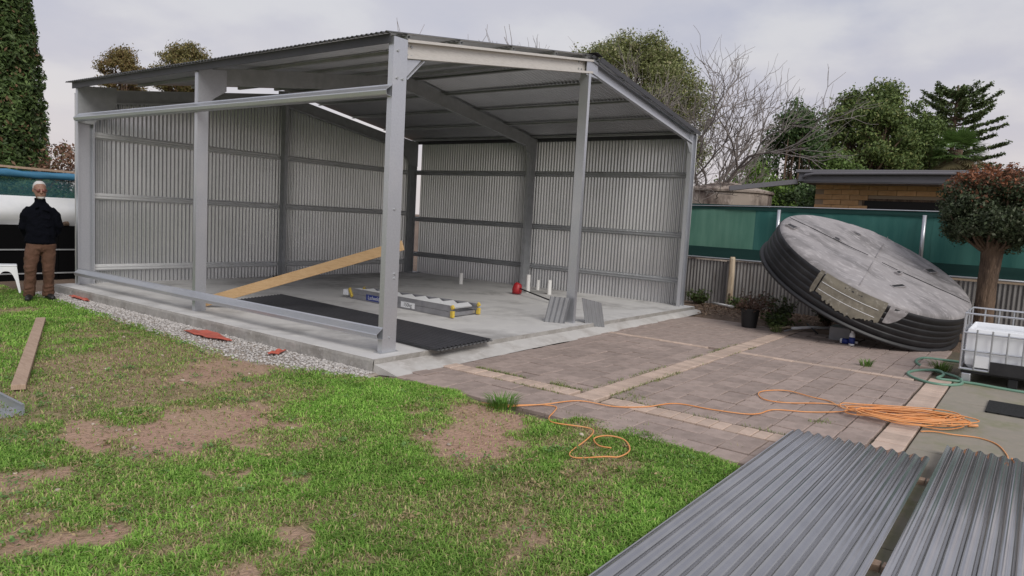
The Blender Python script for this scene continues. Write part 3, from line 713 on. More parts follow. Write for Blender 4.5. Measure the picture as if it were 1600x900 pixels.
def build_ladder():
    L = thing('step_ladder', (3, 2.6, ZS), 'folded aluminium step ladder lying on the slab with yellow feet', 'ladder')
    a0, a1 = V((2.68, 1.36, 0)), V((2.92, 3.95, 0)); b0, b1 = V((3.34, 1.40, 0)), V((3.28, 3.98, 0))
    UP = V((0, 0, 1))
    for (p, q, sg) in ((a0, a1, 1), (b0, b1, -1)):
        d_ = (q - p).normalized(); sd_ = d_.cross(UP) * sg
        for z0, nm in ((ZS + .006, 'rear_stile'), (ZS + .098, 'stile')):
            csec(p + UP * z0, q + UP * z0, UP, sd_ * 1.0, .085, .03, .008, .003).build(nm, 'alu', L)
        f = MB().bar(p - d_ * .03 + UP * (ZS + .06), p + d_ * .03 + UP * (ZS + .06), .045, .10).build('foot', 'yellow', L, bevel=.006)
        MB().bar(p - d_ * .02 + UP * (ZS + .18), p + d_ * .02 + UP * (ZS + .15), .04, .06).build('foot', 'yellow', L, bevel=.006)
        MB().bar(q - d_ * .05 + UP * (ZS + .12), q - d_ * .01 + UP * (ZS + .095), .045, .17).build('hinge_cap', 'yellow', L, bevel=.006)
    for i in range(8):
        t = .06 + i * .118; p = a0.lerp(a1, t) + UP * (ZS + .15); q = b0.lerp(b1, t) + UP * (ZS + .15)
        MB().bar(p + (q - p) * .05, q - (q - p) * .05, .10, .022, up=(0, -.5, 1)).build('tread', 'tread', L)
    for i in range(3):
        t = .02 + i * .4; p = a0.lerp(a1, t) + UP * (ZS + .05); q = b0.lerp(b1, t) + UP * (ZS + .05)
        MB().bar(p + (q - p) * .05, q - (q - p) * .05, .03, .05).build('brace', 'alu', L)
    MB().bar(a1 + V((-.02, .1, ZS + .1)), a1.lerp(b1, 1) + V((.02, .1, ZS + .1)), .12, .1).build('top_cap', 'white_pl', L, bevel=.01)
    # stickers on the near stile
    d_ = (a1 - a0).normalized(); nrm = V((-d_.y, d_.x, 0)) * 1
    if nrm.x > 0: nrm = -nrm
    def sticker(t, w, h, z, m, text, tm):
        c = a0.lerp(a1, t) + nrm * .003 + UP * z
        s = MB().bar(c - d_ * (w / 2), c + d_ * (w / 2), .002, h).build('sticker', m, L)
        cu = bpy.data.curves.new('txt', 'FONT'); cu.body = text; cu.size = h * .95; cu.align_x = 'CENTER'; cu.align_y = 'CENTER'
        to = bpy.data.objects.new('txt', cu); COL.objects.link(to)
        me = bpy.data.meshes.new_from_object(to.evaluated_get(bpy.context.evaluated_depsgraph_get())); bpy.data.objects.remove(to)
        ex = -d_; mt = Matrix((( ex.x, 0, nrm.x, 0), (ex.y, 0, nrm.y, 0), (0, 1, 0, 0), (0, 0, 0, 1)))
        me.transform(Matrix.Translation(c + nrm * .003) @ mt); me.materials.clear(); me.materials.append(M[tm])
        to = bpy.data.objects.new('lettering', me); COL.objects.link(to); put(to, s)
    sticker(.74, .42, .10, ZS + .075, 'blue_print', 'Ladweld', 'white_pl')
    sticker(.40, .34, .09, ZS + .075, 'white_pl', '150kg', 'dark_print')
build_ladder()

def pipe(x, y, h, r_, label):
    prof = [(r_ * .82, h), (r_, h), (r_, 0), (r_ * 1.25, 0.0), (r_ * 1.25, .012), (r_, .014)]
    o = MB().lathe([(r_ * .82, 0), (r_ * .82, h), (r_, h), (r_, .0)], 14, Matrix.Translation((x, y, ZS))).build('waste_pipe', 'pvc', smooth=False); tag(o, label, 'pipe', 'white pipe stubs in the slab')
pipe(6.89, 4.84, .25, .045, 'white pipe stub standing alone near the back corner of the slab')
pipe(6.95, 3.02, .38, .045, 'white pipe stub directly behind the red broom head')
pipe(7.65, 3.25, .22, .04, 'thin white pipe stub between the red broom head and the gable post')
pipe(7.12, 2.59, .30, .045, 'white pipe stub nearest the gable post')
bt = thing('push_broom', (6.3, 2.85, ZS), 'red broom head with dark handle lying on slab by the pipes', 'broom')
MB().tube([(6.44, 2.93, ZS + .02), (6.44, 2.93, ZS + .10), (6.45, 2.92, ZS + .20), (6.46, 2.91, ZS + .235)], [.10, .105, .085, .05], 10).build('head', 'red', bt, smooth=True)
MB().tube([(6.42, 2.85, ZS + .13), (5.55, 1.18, ZS + .018)], .014, 7).build('handle', 'black', bt)

# red plastic film scraps along the slab edge
def scrap(pts, seed, label):
    n = 9; m = 5; vv = []; rnd = random.Random(seed); a, b_, w0 = V(pts[0]), V(pts[1]), pts[2]
    d_ = (b_ - a); s_ = V((-d_.y, d_.x)).normalized()
    for i in range(n):
        for j in range(m):
            t = i / (n - 1); u = (j / (m - 1) - .5) * w0 * (.35 + math.sin(math.pi * min(1, t * .9 + .15)) * .8)
            p = a + d_ * t + s_ * (u + rnd.uniform(-.012, .012)); vv.append((p.x, p.y, .012 + .045 * abs(noise.noise(V((t * 6, u * 22, seed)))) + rnd.uniform(0, .008)))
    top = len(vv); vv += [(x, y, z - .003) for x, y, z in vv]
    fs = [(i * m + j, i * m + j + 1, (i + 1) * m + j + 1, (i + 1) * m + j) for i in range(n - 1) for j in range(m - 1)]
    fs += [tuple(top + k for k in reversed(f)) for f in fs]
    tag(MB().add(vv, fs).build('plastic_scrap', 'redfilm'), label, 'plastic scrap', 'red film scraps beside the slab')
scrap(((-.50, 3.05), (-.52, 2.08), .20), 1, 'largest torn red plastic sheet lying on gravel at the slab edge')
scrap(((-.62, 1.15), (-.34, 1.22), .10), 2, 'small red plastic flap on gravel nearest the camera')
scrap(((-.33, 6.95), (-.36, 6.25), .12), 3, 'faded red plastic scrap on gravel close to the man')

# ------------------------------------------------------------------ extension cord and hose
def smooth_path(pts, sub=6):
    P_ = [V(p) for p in pts]; res = []
    for i in range(len(P_) - 1):
        p0, p1, p2, p3 = P_[max(i - 1, 0)], P_[i], P_[i + 1], P_[min(i + 2, len(P_) - 1)]
        for k in range(sub):
            t = k / sub; res.append(.5 * ((2 * p1) + (p2 - p0) * t + (2 * p0 - 5 * p1 + 4 * p2 - p3) * t * t + (3 * p1 - p0 - 3 * p2 + p3) * t ** 3))
    return res + [P_[-1]]
cord = thing('extension_cord', (2.1, -4.8, .01), 'orange extension cord coiled on the paving and trailing to the lawn', 'cord')
c1 = [(-0.78, -3.27, .045), (-0.77, -3.16, .035), (-0.63, -3.04, .03), (-0.56, -3.12, .055), (-0.56, -3.26, .055), (-0.68, -3.37, .03), (-0.9, -3.40, .04), (-1.01, -3.35, .055), (-1.12, -3.18, .03), (-1.04, -3.08, .025), (-0.75, -3.03, .035), (-0.49, -2.95, .03), (-0.42, -2.85, .03), (-0.52, -2.6, .035), (-0.39, -2.46, .02), (-0.19, -2.38, .02), (-0.04, -2.3, .02), (-0.09, -2.17, .02), (-0.33, -1.95, .015), (-0.42, -1.76, .012), (-0.47, -1.83, .012), (-0.45, -1.94, .012), (-0.32, -2.04, .022), (-0.08, -2.2, .03), (0.31, -2.33, .02), (0.38, -2.66, .02), (0.61, -2.87, .02), (0.94, -3.01, .02), (1.0, -3.33, .02), (1.08, -3.6, .02), (1.2, -3.71, .02), (1.47, -3.77, .02), (1.64, -4.02, .02), (1.89, -4.24, .02), (2.16, -4.39, .025)]
c2 = [(2.16, -4.39, .025), (2.08, -4.26, .02), (2.29, -4.07, .02), (2.33, -3.9, .02), (2.42, -3.62, .02), (2.21, -3.45, .02), (2.0, -3.45, .02), (1.81, -3.58, .02), (1.86, -3.78, .02), (2.15, -4.07, .02), (2.14, -4.31, .03), (2.0, -4.5, .03)]
c3 = [(1.75, -4.95, .02), (1.84, -5.04, .02), (1.86, -5.17, .02), (1.95, -5.36, .015), (1.84, -5.50, .015), (1.55, -5.58, .015), (1.32, -5.60, .02), (1.22, -5.62, .05), (1.1, -5.62, .1)]
for nm, c_ in (('trailing_lead', c1), ('loose_loop', c2), ('far_lead', c3)):
    MB().tube(smooth_path(c_), .0058, 6).build(nm, 'cord', cord, smooth=True)
rc = random.Random(4); path = []
for k in range(15):
    ax_ = rc.uniform(.28, .55); bx_ = rc.uniform(.07, .27); ph = rc.uniform(-.9, .9); ox, oy = rc.gauss(0, .06), rc.gauss(0, .07); zt = .018 + .0045 * k
    for i in range(9):
        th = 2 * math.pi * i / 9 + ph; u = ax_ * math.cos(th); v = bx_ * math.sin(th)
        path.append((2.12 + ox + u * .52 + v * .85 , -4.80 + oy - u * .85 + v * .52, zt + rc.uniform(0, .02)))
MB().tube(smooth_path(path, 4), .006, 5).build('coil', 'cord', cord, smooth=True)
MB().tube([(2.32, -5.26, .03), (2.36, -5.33, .03)], [.018, .014], 8).build('plug', 'cord', cord)

hose = [(6.33, -4.9, .03), (6.37, -4.63, .02), (6.3, -4.42, .02), (5.86, -4.38, .02), (5.45, -4.52, .02), (5.17, -4.73, .03), (4.99, -4.93, .03), (4.78, -5.0, .03), (4.56, -5.02, .02), (4.34, -4.9, .02), (4.31, -4.71, .02), (4.53, -4.51, .02), (4.83, -4.43, .02), (5.14, -4.54, .025), (5.13, -4.72, .05), (5.0, -4.8, .03), (4.69, -4.76, .022), (4.70, -4.92, .022), (4.72, -5.15, .022), (4.68, -5.4, .02), (4.66, -5.7, .02), (4.7, -6.3, .02)]
o = MB().tube(smooth_path(hose), .018, 8).build('garden_hose', 'hose', smooth=True); tag(o, 'green garden hose looped on the paving beside the white tote', 'hose')
o = MB()
for i in range(16): o.box(3.16 + i * .041, 3.16 + i * .041 + .027, -5.75, -5.34, .008, .024)
for j in range(5): o.box(3.16, 3.80, -5.75 + j * .097, -5.75 + j * .097 + .022, .007, .02)
tag(o.build('door_mat', 'rubber'), 'black ribbed rubber mat on the mossy concrete pad', 'mat')

# ------------------------------------------------------------------ upturned poly tank
def build_tank():
    nrm = V((-0.19739773, -0.42069791, 0.88546451)).normalized(); ea = V((0, 0, 1)).cross(nrm).normalized(); eb = nrm.cross(ea)
    c = V((7.831, -3.38, 1.306)); Rr, dp, Rb = 1.60, .60, 1.675
    mt = Matrix(((ea.x, eb.x, nrm.x, c.x), (ea.y, eb.y, nrm.y, c.y), (ea.z, eb.z, nrm.z, c.z), (0, 0, 0, 1)))
    T = thing('upturned_tank', (7.83, -4.3, 0), 'big upturned black poly tank base with faded grey face, tilted beside the fence', 'tank')
    n = 96
    side = [(Rr, -.045)]
    for k in range(5):
        z0 = -.06 - k * .098; r0 = Rr + (Rb - Rr) * (k / 5) * .7
        side += [(r0 + .012, z0), (r0 + .022, z0 - .018), (r0 + .022, z0 - .078), (r0 + .013, z0 - .092)]
    side += [(Rb - .02, -.555), (Rb + .03, -.56), (Rb + .035, -dp), (Rb - .03, -dp - .005), (Rb - .04, -.56), (Rr - .04, -.05)]
    MB().lathe(side, n, mt).build('side_wall', 'poly_black', T, smooth=True)
    face = [(Rr, -.045), (Rr - .012, -.016), (Rr - .045, .008), (Rr - .10, .02), (Rr - .15, .026), (Rr - .2, .03), (1.2, .035), (1.0, .04), (.8, .035), (.6, .03), (.45, .028), (.3, .025), (.15, .022), (.02, .02), (.0001, .02)]
    b = MB().lathe(face, n, mt)
    vv = []
    inv = mt.inverted()
    for p in b.v:
        q = inv @ V(p); r_ = math.hypot(q.x, q.y)
        if r_ < 1.5: q.z += .05 * noise.noise(V((q.x * 1.5, q.y * 1.5, 1))) + .022 * noise.noise(V((q.x * 4, q.y * 4, 4))) + .01 * noise.noise(V((q.x * 10, q.y * 10, 4)))
        vv.append(tuple(mt @ q))
    b.v = vv
    fo = b.build('face', 'poly_grey', T, smooth=True)
    # moulded seams and pockets
    for k in range(4):
        th = .55 + k * math.pi / 2; MB().tube([mt @ V((math.cos(th) * r_, math.sin(th) * r_, .03 + .05 * noise.noise(V((math.cos(th) * r_ * 1.5, math.sin(th) * r_ * 1.5, 1))) + .012)) for r_ in (.12, .4, .7, 1.0, 1.3, 1.52)], .006, 5).build('seam', 'poly_black' if k % 2 else 'poly_grey', T)
    for (u, v_, w, h, a) in ((-1.0, 1.0, .20, .13, .3), (-.28, .62, .10, .08, .5), (.62, .88, .26, .12, .1), (-.42, -.82, .32, .055, .1), (.1, -.42, .12, .05, .3), (1.05, -.35, .24, .09, .1)):
        q = mt @ (Matrix.Translation((u, v_, .045)) @ Matrix.Rotation(a, 4, 'Z')); pb = MB().box(-w / 2, w / 2, -h / 2, h / 2, -.06, .004); pb.v = [tuple(q @ V(p)) for p in pb.v]
        pk = pb.build('pocket', 'black', T)
        fr = MB()
        for (x0, x1, y0, y1) in ((-w / 2 - .015, w / 2 + .015, h / 2, h / 2 + .015), (-w / 2 - .015, w / 2 + .015, -h / 2 - .015, -h / 2), (-w / 2 - .015, -w / 2, -h / 2, h / 2), (w / 2, w / 2 + .015, -h / 2, h / 2)): fr.box(x0, x1, y0, y1, -.06, .009)
        fr.v = [tuple(q @ V(p)) for p in fr.v]; fr.build('rim', 'poly_grey', pk)
    # bare beige patch on the side wall facing the yard, with a ragged lower edge
    cam_th = math.atan2((V((-5.35, -5.67, 1.675)) - c).dot(eb), (V((-5.35, -5.67, 1.675)) - c).dot(ea))
    def shell(t0, t1, f_lo, f_hi, m, nm, off=.006, nn=40, rows=9):
        vv = []; 
        for i in range(nn + 1):
            th = t0 + (t1 - t0) * i / nn; zl, zh = f_lo(i / nn), f_hi(i / nn)
            for j in range(rows + 1):
                z = zl + (zh - zl) * j / rows; k = max(0, (-z - .06) / .49); r_ = Rr + (Rb - Rr) * k * .7 + .024 + off
                if z > -.06: r_ = Rr + .012 + off - max(0, (z + .045)) * .4
                r_ -= .014 * max(0, math.cos(2 * math.pi * (-z - .06) / .098) - .5)
                vv.append(mt @ V((r_ * math.cos(th), r_ * math.sin(th), z)))
        fs = [(i * (rows + 1) + j, (i + 1) * (rows + 1) + j, (i + 1) * (rows + 1) + j + 1, i * (rows + 1) + j + 1) for i in range(nn) for j in range(rows)]
        return MB().add(vv, fs).build(nm, m, T, smooth=True)
    rr = random.Random(3); rag = [rr.uniform(-.03, .03) for _ in range(60)]
    shell(cam_th - .30, cam_th + .30, lambda t: -.44 + .12 * (1 - math.sin(math.pi * t)) + rag[int(t * 39)], lambda t: -.012, 'poly_beige', 'bare_patch', .006)
    shell(cam_th - .36, cam_th - .315, lambda t: -.40 + .1 * abs(t - .5), lambda t: -.012, 'poly_beige', 'bare_patch', .006, nn=8)
    shell(cam_th + .33, cam_th + .50, lambda t: -.05 - .26 * math.sin(math.pi * min(1, t * .55 + .45)) ** .7, lambda t: -.03, 'poly_grey', 'smooth_scuff', .001, 20)
    for zl in (-.16, -.285):
        MB().tube([mt @ V(((Rr + .028 + .085 * (-zl)) * math.cos(cam_th + a_), (Rr + .028 + .085 * (-zl)) * math.sin(cam_th + a_), zl)) for a_ in [-.29 + .02 * k for k in range(28)]], .0045, 5).build('moulded_line', 'white_pl', T)
build_tank()
o = MB().box(6.98, 7.40, -3.30, -2.98, .0, .225).build('concrete_block', 'sheet_cut', bevel=.012); tag(o, 'grey block propping the upturned tank near the bottle', 'block')
def bottle(loc, rot, label):
    T = thing('spray_bottle', loc, label, 'bottle')
    q = Matrix.Translation(loc) @ rot
    MB().lathe([(.0001, 0), (.04, 0), (.043, .01), (.043, .15), (.036, .185), (.018, .205), (.018, .215)], 14, q).build('body', 'white_dirty', T, smooth=True)
    MB().lathe([(.0435, .03), (.0445, .03), (.0445, .13), (.0435, .13)], 14, q).build('label_band', 'blue_print', T, smooth=True)
    MB().lathe([(.02, .21), (.022, .212), (.022, .25), (.0001, .252)], 12, q).build('cap', 'white_pl', T, smooth=True)
bottle((6.62, -3.40, .01), Matrix.Identity(4), 'blue and white plastic bottle standing before the upturned tank')
bottle((6.70, -3.22, .054), Matrix.Rotation(R(90), 4, 'X') @ Matrix.Rotation(.3, 4, 'Z'), 'small blue and white bottle lying beside the standing bottle')
# odds and ends under the tank
jk = random.Random(8)
for i, (p0, p1, r_, m, lb) in enumerate([((7.35, -2.30, .06), (7.9, -2.85, .08), .025, 'white_pl', 'white tube lying under the tilted tank'), ((7.1, -2.25, .03), (8.0, -2.5, .05), .014, 'gal', 'thin steel rod lying under the tilted tank'), ((7.25, -2.75, .04), (8.1, -2.35, .09), .012, 'black', 'black rod crossing the pipes under the tilted tank'), ((7.0, -2.05, .05), (7.75, -2.45, .05), .018, 'oldwood', 'pale stick lying between the pot and the tank')]):
    o = MB().tube([p0, (V(p0) + V(p1)) / 2 + V((.02, .03, .015)), p1], r_, 8).build('scrap_rod', m, smooth=True); tag(o, lb, 'rod', 'scrap under the tank')

# ------------------------------------------------------------------ cut-down intermediate bulk tote
def build_tote():
    x0, x1, y1, y0 = 4.80, 5.85, -4.97, -6.15
    T = thing('bulk_tote', ((x0 + x1) / 2, (y0 + y1) / 2, 0), 'cut down white bulk tote in galvanised pipe cage on a dark pallet', 'tote')
    b = MB(); r_ = .05; pts = lambda i: [(x0 + .03 + i, y1 - .03 - i), (x0 + .03 + i, y0 + .03 + i), (x1 - .03 - i, y0 + .03 + i), (x1 - .03 - i, y1 - .03 - i)]
    prof = [(.06, .17), (.012, .23), (0, .30), (0, .62), (.012, .665), (.03, .668), (.03, .60), (.04, .25)]
    vv = []
    for i, z in prof: vv += [(x, y, z) for x, y in pts(i)]
    fs = [(a * 4 + k, a * 4 + (k + 1) % 4, (a + 1) * 4 + (k + 1) % 4, (a + 1) * 4 + k) for a in range(len(prof) - 1) for k in range(4)] + [(28, 29, 30, 31), (3, 2, 1, 0)]
    b.add(vv, fs).build('bottle', 'white_dirty', T, bevel=.02)
    MB().box(x0 + .08, x1 - .08, y0 + .08, y1 - .08, .5, .595).build('water', 'white_pl', T)
    for z in (.845, .615, .40): # rails round the cage
        MB().tube([(x0, y1, z), (x0, y0, z), (x1, y0, z), (x1, y1, z), (x0, y1, z), (x0, y0 + .5, z)], .011, 8).build('cage_rail', 'gal', T)
    MB().tube([(x0, y1, .175), (x0, y0, .175), (x1, y0, .175), (x1, y1, .175), (x0, y1, .175)], .016, 8).build('cage_rail', 'gal', T)
    for k in range(7):
        yy = y1 - .14 - k * .155
        MB().tube([(x0 - .012, yy, .175), (x0 - .012, yy, .66)], .010, 7).build('cage_bar', 'gal_dull', T)
        MB().tube([(x1 + .012, yy, .175), (x1 + .012, yy, .845)], .010, 7).build('cage_bar', 'gal_dull', T)
    for k in range(5):
        xx = x0 + .14 + k * .2
        for yy in (y1 + .012, y0 - .012): MB().tube([(xx, yy, .175), (xx, yy, .845 if k % 2 else .66)], .010, 7).build('cage_bar', 'gal_dull', T)
    for yy in (y1 - .001, y0 + .001):
        for xx in (x0 + .001, x1 - .001): MB().tube([(xx, yy, .175), (xx, yy, .845)], .011, 7).build('cage_bar', 'gal', T)
    MB().box(x0 + .01, x1 - .01, y0 + .01, y1 - .01, .125, .165).build('pallet_deck', 'black', T, bevel=.008)
    for yy in (y1 - .12, (y0 + y1) / 2, y0 + .02):
        for xx in (x0 + .01, x1 - .14): MB().box(xx, xx + .13, yy, yy + .10, .007, .124).build('pallet_foot', 'gal' if yy > -5.2 else 'black', T, bevel=.012)
    MB().box(x0 - .030, x0 - .020, y1 - 1.1, y1 - .30, .15, .30).build('side_plate', 'poly_black', T, bevel=.004)
    MB().box(x0 - .018, x0 - .002, y1 - .29, y1 - .135, .21, .35).build('torn_label', 'white_pl', T)
build_tote()

# ------------------------------------------------------------------ fence, shade cloth
def build_fence():
    F_ = thing('corrugated_fence', (10.3, -3, 0), 'weathered grey corrugated iron fence below the green shade cloth', 'fence')
    for i in range(15):
        y0 = -8.6 + i * .78; pts = wave_pts(.80, amp=.011, start=y0); dz = random.uniform(-.02, .02); dx = random.uniform(-.006, .006)
        lo = [(10.3 + h + dx, y0 + s, -.03) for s, h in pts]; hi = [(10.3 + h + dx, y0 + s, 1.0 + dz) for s, h in pts]
        strip_mesh(lo, hi, (1, 0, 0), .0015).build('fence_sheet', 'fence', F_)
    MB().tube([(10.26, -8.6, 1.07), (10.26, -4, 1.05), (10.26, -1, 1.035), (10.26, 3.1, 1.05)], .022, 8).build('top_rail', 'gal', F_, smooth=True)
    p = MB().tube([(10.18, -.17, -.02), (10.18, -.165, .3), (10.17, -.17, .75), (10.18, -.16, 1.06), (10.18, -.16, 1.10)], [.085, .07, .066, .064, .05], 7).build('timber_post', 'oldwood', F_)
    MB().tube([(10.107, -.19, .02), (10.108, -.185, .30)], [.03, .022], 6).build('rotten_hollow', 'bark', p)
    MB().tube([(10.24, -6.6, -.02), (10.24, -6.6, 1.05)], .06, 7).build('timber_post', 'oldwood', F_)
    C_ = thing('shade_cloth', (10.36, -3, 1.05), 'green shade cloth screen stretched above the corrugated fence', 'screen')
    def cloth(ya, yb, z0, z1, m, nm, x=10.36, bel=.03):
        vv = []; ny, nz = 30, 8
        for i in range(ny + 1):
            for j in range(nz + 1):
                y = ya + (yb - ya) * i / ny; t = j / nz
                vv.append((x + bel * noise.noise(V((y * 1.3, t * 2, 0))) + .006 * math.sin(y * 23), y, z0 + (z1 - z0) * t + (.02 * noise.noise(V((y * .9, 4, 0))) if j == nz else 0)))
        MB().add(vv, [(i * (nz + 1) + j, (i + 1) * (nz + 1) + j, (i + 1) * (nz + 1) + j + 1, i * (nz + 1) + j + 1) for i in range(ny) for j in range(nz)]).build(nm, m, C_, smooth=True)
    cloth(3.1, -.52, 1.10, 2.20, 'shade_a', 'cloth_panel'); cloth(-.50, -3.9, 1.10, 2.23, 'shade_b', 'cloth_panel'); cloth(-3.88, -6.4, 1.12, 2.25, 'shade_b', 'cloth_panel'); cloth(-6.38, -8.6, 1.12, 2.25, 'shade_a', 'cloth_panel')
    cloth(3.1, -8.6, 1.045, 1.285, 'shade_c', 'hem', 10.325, .008)
    cloth(3.1, -8.6, 2.14, 2.245, 'shade_c', 'hem', 10.335, .008)
    MB().tube([(10.33, 3.1, 2.22), (10.33, .9, 2.2), (10.33, -1, 2.235), (10.33, -3.75, 2.25), (10.33, -8.6, 2.27)], .012, 6).build('top_wire', 'gal', C_, smooth=True)
    for y in (-1.04, -3.75, -6.3, 1.6): MB().tube([(10.27, y - .01, .95), (10.27, y, 2.17)], .038, 10).build('pipe_post', 'gal', C_, smooth=True)
build_fence()

# ------------------------------------------------------------------ brick house beyond the fence
def build_house():
    Hs = thing('brick_house', (15, -5, 0), 'low orange brick house with flat grey roof beyond the fence', 'house')
    X0 = 13.2
    w = MB().box(X0 + .012, 19, -9.5, -1.0, 0, 2.93).build('wall', 'mortar', Hs)
    me = MB().box(-.055, .0, -.193, .193, -.056, .056)
    proto = bpy.data.meshes.new('brick'); proto.from_pydata(me.v, [], me.f); proto.update(); proto.materials.append(M['brick'])
    for r_ in range(9):
        z = 2.86 - r_ * .122
        for k in range(21):
            y = -1.2 - k * .396 - (.198 if r_ % 2 else 0)
            if y - .19 < -9.4: continue
            if z < 2.62 and -5.9 < y < -2.05: continue
            o = bpy.data.objects.new('brick', proto); COL.objects.link(o); o.parent = w
            o.location = V((X0 + .012 + random.uniform(-.002, .003), y, z)) ; o.rotation_euler = (0, 0, random.gauss(0, .004))
            base = V(Hs.location) + V(w.location); o.location -= base
    wd = MB().box(X0 - .01, X0 + .02, -5.85, -2.1, 1.2, 2.55).build('window', 'glass', Hs)
    for (ya, yb, za, zb) in ((-5.88, -2.07, 2.55, 2.6), (-5.88, -5.83, 1.2, 2.55), (-2.12, -2.07, 1.2, 2.55), (-3.95, -3.9, 1.2, 2.55)):
        MB().box(X0 - .03, X0 - .012, ya, yb, za, zb).build('frame', 'bark', wd)
    rf = MB().box(12.42, 20, -10, -.78, 2.93, 3.13).build('roof', 'fascia', Hs)
    MB().box(12.36, 20.05, -10.05, -.72, 3.132, 3.20).build('roof_edge', 'fascia_hi', rf, bevel=.01)
    g = [(12.36, -.9, 3.0), (12.34, -.96, 3.07), (12.34, -1.15, 3.1), (12.34, -3.2, 3.12), (12.34, -9, 3.13)]
    MB().tube(g, .035, 8).build('gutter_pipe', 'fascia', rf, smooth=True)
    MB().box(12.44, 13.19, -9.9, -.9, 2.905, 2.928).build('soffit', 'fascia_hi', Hs)
    MB().bar((12.6, -.70, 2.93), (12.0, .72, 2.70), .30, .11).build('lean_to_roof', 'fascia', Hs)
build_house()
T = thing('concrete_water_tank', (14.2, 1.7, 0), 'old stained round concrete water tank beside the shed roof', 'water tank')
q = Matrix.Translation((14.2, 1.62, 0))
MB().lathe([(1.22, 0), (1.22, 2.70)], 40, q).build('wall', 'tank_con', T, smooth=True)
MB().lathe([(1.22, 2.69), (1.27, 2.69), (1.28, 2.745), (1.22, 2.77), (.02, 3.04), (.0001, 3.04)], 40, q).build('lid', 'tank_con', T)

# ------------------------------------------------------------------ left enclosure behind the man
def build_enclosure():
    Yp = 9.6
    E_ = thing('garden_enclosure', (0, Yp, 0), 'black panelled garden enclosure with white sheet and teal netting above', 'enclosure')
    for i in range(4):
        x0 = -3.4 + i * 1.3; MB().box(x0, x0 + 1.285, Yp, Yp + .04, -.03, 1.045).build('black_panel', 'black_panel', E_)
    for z in (.585, .135): MB().box(-3.4, 1.8, Yp - .022, Yp - .003, z - .012, z + .012).build('rail', 'gal_dull', E_)
    vv = []; nx = 30
    for i in range(nx + 1):
        x = -3.4 + 5.2 * i / nx
        for j in range(7): vv.append((x, Yp + .12 + .05 * noise.noise(V((x * 1.1, j * .5, 3))) - .10 * math.sin(j / 6 * math.pi), 1.03 + j / 6 * .55))
    MB().add(vv, [(i * 7 + j, (i + 1) * 7 + j, (i + 1) * 7 + j + 1, i * 7 + j + 1) for i in range(nx) for j in range(6)]).build('white_sheet', 'white_pl', E_, smooth=True)
    vv = []
    for i in range(nx + 1):
        x = -3.4 + 5.2 * i / nx
        for j in range(6): vv.append((x, Yp + .28 + .06 * noise.noise(V((x * 1.4, j * .4, 9))), 1.55 + j / 5 * .52))
    MB().add(vv, [(i * 6 + j, (i + 1) * 6 + j, (i + 1) * 6 + j + 1, i * 6 + j + 1) for i in range(nx) for j in range(5)]).build('netting', 'net', E_, smooth=True)
    vv = [];
    rl = MB(); pth = [(-3.4 + 5.2 * i / 20, Yp + .25 + .02 * math.sin(i), 2.0 - .02 * abs(math.sin(i * .8))) for i in range(21)]
    rl.tube(pth, [.055 + .02 * abs(math.sin(i * 1.7)) for i in range(21)], 9).build('rolled_net', 'tarp', E_, smooth=True)
    MB().bar((-3.4, Yp + .27, 2.16), (1.8, Yp + .27, 2.075), .05, .04).build('top_rail', 'plank', E_)
    for x in (-3.38, -1.2, 1.0, 1.78): MB().box(x - .03, x + .03, Yp + .32, Yp + .38, -.03, 2.1).build('post', 'gal_dull', E_)
build_enclosure()
for i, (x, s, m, lb) in enumerate(((.22, .10, 'white_pl', 'white jug left of two on the black panel ledge behind the man'), (.40, .085, 'white_pl', 'small white tub on the black panel ledge nearest the shed'))):
    o = MB().rings([(x, 9.62, 1.046, s * .45, s * .4), (x, 9.62, 1.046 + s * .9, s * .5, s * .45), (x, 9.62, 1.046 + s * 1.2, s * .25, s * .25), (x, 9.62, 1.046 + s * 1.5, s * .22, s * .22)], 12).build('plastic_jug', m, smooth=True); tag(o, lb, 'jug')
o = MB().rings([(.60, 9.61, 1.046, .09, .03), (.61, 9.61, 1.09, .085, .03), (.64, 9.61, 1.13, .03, .02)], 10).build('red_cloth', 'bark', smooth=True); tag(o, 'dark red rag on the black panel ledge beside the shed post', 'rag')

def build_stool():
    cx, cy = -.92, 7.95
    T = thing('plastic_stool', (cx, cy, 0), 'white plastic stool with arched legs at the left edge', 'stool')
    q = Matrix.Translation((cx, cy, 0)) @ Matrix.Rotation(R(-18), 4, 'Z')
    def add(b, nm, bev=.01):
        b.v = [tuple(q @ V(p)) for p in b.v]; return b.build(nm, 'white_pl', T, bevel=bev)
    add(MB().box(-.15, .15, -.15, .15, .435, .46), 'seat', .012)
    # four arched aprons, each a thin wall whose opening is an arch, splaying out to the legs
    for k in range(4):
        b = MB(); n = 14; vv = []
        rot = Matrix.Rotation(k * math.pi / 2, 4, 'Z')
        for side in (0, .012):
            for i in range(n + 1):
                t = -1 + 2 * i / n
                zt = .436; zb = max(0.005, .36 - .42 * abs(t) ** 3.2) if abs(t) < .76 else .005
                for z in (zt, zb):
                    spl = .145 + .055 * (1 - z / .436)
                    vv.append(rot @ V((t * spl, -(spl - side), z)))
        m_ = 2 * (n + 1); fs = []
        for i in range(n):
            a = 2 * i; fs += [(a, a + 1, a + 3, a + 2), (m_ + a, m_ + a + 2, m_ + a + 3, m_ + a + 1), (a + 1, m_ + a + 1, m_ + a + 3, a + 3)]
        b.add(vv, fs); add(b, 'leg', 0)
build_stool()

